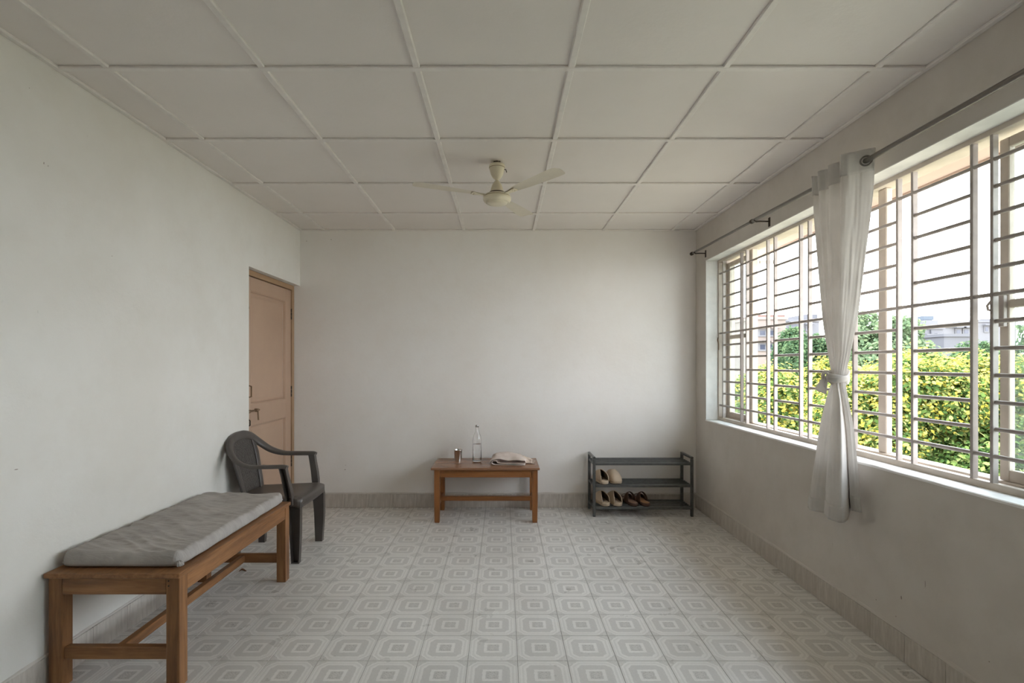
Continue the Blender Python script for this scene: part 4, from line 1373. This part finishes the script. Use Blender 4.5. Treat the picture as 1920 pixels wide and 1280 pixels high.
nprng = np.random.default_rng(5)
def leaves_mesh(name, blobs, n, size, up_bias=0.5, shell=0.55, pred=None):
    vol = np.array([b[3] * b[4] * b[5] for b in blobs]) ** 0.75
    idx = nprng.choice(len(blobs), size=n, p=vol / vol.sum())
    B = np.array(blobs)[idx]
    d = nprng.normal(size=(n, 3)); d /= np.linalg.norm(d, axis=1)[:, None]
    r = shell + (1 - shell) * nprng.random(n) ** 0.6
    r *= 1 + 0.08 * nprng.normal(size=n)
    c = B[:, :3] + d * r[:, None] * B[:, 3:6]
    nrm = d * 0.8 + np.array([0, 0, up_bias]) + 0.6 * nprng.normal(size=(n, 3))
    nrm /= np.linalg.norm(nrm, axis=1)[:, None]
    t = np.cross(nrm, nprng.normal(size=(n, 3))); t /= np.linalg.norm(t, axis=1)[:, None]
    b = np.cross(nrm, t)
    s = size * (0.6 + 0.8 * nprng.random(n))[:, None]
    v = np.empty((n, 6, 3))
    f = nrm * s * 0.16
    v[:, 0] = c - t * s; v[:, 1] = c - t * s * 0.38 + b * s * 0.56 + f; v[:, 2] = c + t * s * 0.40 + b * s * 0.48 + f
    v[:, 3] = c + t * s; v[:, 4] = c + t * s * 0.40 - b * s * 0.48 + f; v[:, 5] = c - t * s * 0.38 - b * s * 0.56 + f
    me = bpy.data.meshes.new(name)
    me.vertices.add(n * 6); me.vertices.foreach_set('co', v.reshape(-1))
    q = np.arange(n) * 6
    quad = np.stack([q, q + 1, q + 2, q + 3, q, q + 3, q + 4, q + 5], axis=1).reshape(-1)
    me.loops.add(n * 8); me.loops.foreach_set('vertex_index', quad)
    me.polygons.add(n * 2); me.polygons.foreach_set('loop_start', np.arange(n * 2) * 4)
    me.update(calc_edges=True)
    me.validate()
    return me

def tree(name, label, center, rad, nblob, n, size, mat, blossom=0.0, seed=1, group='trees outside the window'):
    r_ = random.Random(seed)
    cx, cy, cz = center
    root = thing(name, label, 'tree', (cx, cy, GZ), 0, group)
    blobs = [(0, 0, cz - GZ, rad[0] * .64, rad[1] * .64, rad[2] * .66)]
    for k in range(nblob):
        th = r_.uniform(0, 2 * math.pi); ph = math.acos(r_.uniform(-0.35, 1))
        q = r_.uniform(0.20, 0.40)
        blobs.append((rad[0] * .76 * math.sin(ph) * math.cos(th), rad[1] * .76 * math.sin(ph) * math.sin(th), cz - GZ + rad[2] * .76 * math.cos(ph), rad[0] * q, rad[1] * q, rad[2] * q))
    bm = bmesh.new()
    h = cz - GZ
    tr = 0.05 * rad[0] + 0.07
    add_tube(bm, catmull([(0, 0, 0), (0.1, 0.05, h * 0.35), (-0.05, 0.1, h * 0.7), (0, 0, h)], 4), [tr * (1.3 - 0.06 * k) for k in range(13)], 8)
    bm_obj('trunk', bm, M['trunk'], root, smooth=True)
    for k in range(4):
        b = blobs[1 + k]
        bm = bmesh.new(); add_tube(bm, catmull([(0, 0, h * 0.6), (b[0] * .4, b[1] * .4, h * 0.75), (b[0], b[1], b[2])], 4), [tr * 0.6 * (1 - 0.09 * i) for i in range(9)], 6)
        bm_obj('branch', bm, M['trunk'], root, smooth=True)
    o = link_mesh('foliage', leaves_mesh('foliage', blobs, n, size), mat, root); o['kind'] = 'stuff'
    if blossom:
        ub = [(b[0], b[1], b[2] + 0.1 * b[5], b[3] * 1.0, b[4] * 1.0, b[5] * 0.98) for b in blobs[1:] if b[2] > cz - GZ + rad[2] * 0.22]
        if ub:
            o = link_mesh('blossom', leaves_mesh('blossom', ub, int(n * blossom), size * 0.95, 0.9, 0.8), M['blossom'], root); o['kind'] = 'stuff'
    return root
def at(px, py, Y): return ((px - 943) / 960 * Y, Y, 1.35 - (py - 683) / 960 * Y)
x, y, z = at(1735, 830, 6.6); tree('flowering_tree', 'large leafy tree with yellow blossom right outside the window', (x, y, z - 0.62), (1.5, 1.35, 1.75), 28, 100000, 0.025, M['leaf_green'], 0.19, 3)
x, y, z = at(1475, 800, 9.5); tree('flowering_tree', 'yellow-green tree seen through the grille left of the curtain', (x, y, z - 0.4), (1.35, 1.5, 1.75), 22, 50000, 0.032, M['leaf_green'], 0.18, 4)
x, y, z = at(1500, 705, 15); tree('shade_tree', 'dark green tree behind the yellow-green tree left of the curtain', (x, y, z - 0.5), (1.0, 1.3, 1.9), 18, 36000, 0.042, M['leaf_dark'], 0.0, 5)
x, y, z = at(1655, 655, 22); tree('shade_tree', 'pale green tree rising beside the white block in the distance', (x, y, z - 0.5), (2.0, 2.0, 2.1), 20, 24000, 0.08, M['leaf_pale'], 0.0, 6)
x, y, z = at(1860, 720, 11.5); tree('shade_tree', 'dark green tree to the right of the blossoming tree', (x, y, z - 0.3), (1.0, 1.2, 1.35), 18, 36000, 0.036, M['leaf_dark'], 0.0, 8)
x, y, z = at(2010, 730, 7.6); tree('shade_tree', 'green tree seen through the glazed sash at the edge of the window', (x, y, z - 0.1), (1.05, 1.05, 1.3), 16, 16000, 0.045, M['leaf_pale'], 0.0, 9)
x, y, z = at(1600, 765, 12.0); tree('shade_tree', 'green tree directly behind the curtain knot', (x, y, z - 0.3), (0.8, 0.95, 1.15), 16, 20000, 0.055, M['leaf_green'], 0.05, 10)

def building(name, label, blocks, group=None, loc=None, roof=M['bld_white']):
    # blocks: (px0, px1, ytop, ybot, Y, depth, material, [windows (px0, px1, y0, y1)])
    b0 = blocks[0]
    ox, oy, _ = at(b0[0], 683, b0[4])
    root = thing(name, label, 'building', (ox, oy, GZ), 0, group)
    for (p0, p1, yt, yb, Y, dep, mat, wins, nm) in blocks:
        x0, _, z1 = at(p0, yt, Y); x1 = at(p1, yt, Y)[0]
        z0 = GZ if yb is None else at(p0, yb, Y)[2]
        w = box(nm, x0 - ox, x1 - ox, Y - oy, Y + dep - oy, z0 - GZ, z1 - GZ, mat, root)
        if nm == 'wall':
            box('parapet', x0 - 0.08 - ox, x1 + 0.08 - ox, Y - 0.08 - oy, Y + dep + 0.08 - oy, z1 - GZ, z1 - GZ + 0.14, mat, root)
        for (a, b, c, d) in wins:
            wx0, _, wz1 = at(a, c, Y); wx1, _, wz0 = at(b, d, Y)
            f = box('window', wx0 - 0.08 - ox, wx1 + 0.08 - ox, Y - 0.07 - oy, Y - oy, wz0 - 0.08 - GZ, wz1 + 0.08 - GZ, M['bld_white'], root)
            box('pane', wx0 - ox, wx1 - ox, Y - 0.085 - oy, Y - 0.071 - oy, wz0 - GZ, wz1 - GZ, M['pane_dark'], f)
            box('ledge', wx0 - 0.2 - ox, wx1 + 0.2 - ox, Y - 0.3 - oy, Y - 0.071 - oy, wz1 + 0.12 - GZ, wz1 + 0.18 - GZ, mat, f)
    return root
building('apartment_block', 'white flat-roofed block with a roof tank beyond the blossoming tree', [
    (1718, 1768, 617, None, 30, 6, M['bld_white'], [(1737, 1743, 632, 640), (1756, 1762, 631, 639)], 'wall'),
    (1731, 1759, 600, 616.5, 31, 3, M['bld_white'], [], 'stair_head'),
    (1732, 1751, 592, 599.6, 31.2, 2, M['tank'], [], 'water_tank'),
    (1768.5, 1830, 614, None, 34, 6, M['bld_white'], [(1792, 1799, 618, 625), (1806, 1814, 618, 625)], 'wall'),
    (1746, 1747.2, 618, None, 29.9, 0.1, M['bld_grey'], [], 'drain_pipe'),
], 'buildings beyond the trees')
building('low_house', 'low grey terrace wall and pillar in front of the white block', [
    (1770, 1826, 631, None, 25, 4, M['bld_grey'], [], 'wall'), (1700, 1742, 644, None, 24, 3, M['bld_white'], [], 'wall')], 'buildings beyond the trees')
building('apartment_block', 'white building at the right edge of the view outside', [
    (1832, 1905, 604, None, 38, 7, M['bld_white'], [(1846, 1851, 613, 621), (1858, 1863, 613, 621), (1884, 1890, 613, 621)], 'wall'), (1845, 1862, 598, 603.9, 39, 3, M['bld_grey'], [], 'stair_head')], 'buildings beyond the trees')
building('apartment_block', 'peach building with reddish parapet, farthest left through the grille', [
    (1416, 1473, 599, None, 26, 6, M['bld_peach'], [(1424, 1433, 620, 628), (1442, 1452, 620, 628), (1424, 1433, 646, 655), (1442, 1452, 646, 655)], 'wall'),
    (1421, 1472, 590, 598.5, 26.3, 5, M['bld_red'], [], 'roof_room')], 'buildings beyond the trees')
building('apartment_block', 'white building with grey roof room left of the curtain', [
    (1474, 1536, 603, None, 33, 7, M['bld_white'], [(1484, 1493, 598.5 + 9, 612), (1484, 1488, 618, 624), (1512, 1518, 612, 618)], 'wall'),
    (1512, 1533, 589, 602.5, 34, 4, M['bld_grey'], [], 'roof_room')], 'buildings beyond the trees')
x, y, z = at(1467, 690, 19.0)
bm = bmesh.new()
add_lathe(bm, [(0.15, GZ), (0.15, z - 0.05), (0.17, z - 0.05), (0.17, z + 0.02), (0.15, z + 0.05), (0.15, z + 0.36), (0.12, z + 0.42), (0.05, z + 0.44), (0.05, z + 0.48), (0.01, z + 0.48)], 20)
o = bm_obj('water_tower', bm, M['tarp'], loc=(x, y, 0), auto=40)
tag(o, 'slim blue water tank standing among the trees outside', 'water tank')
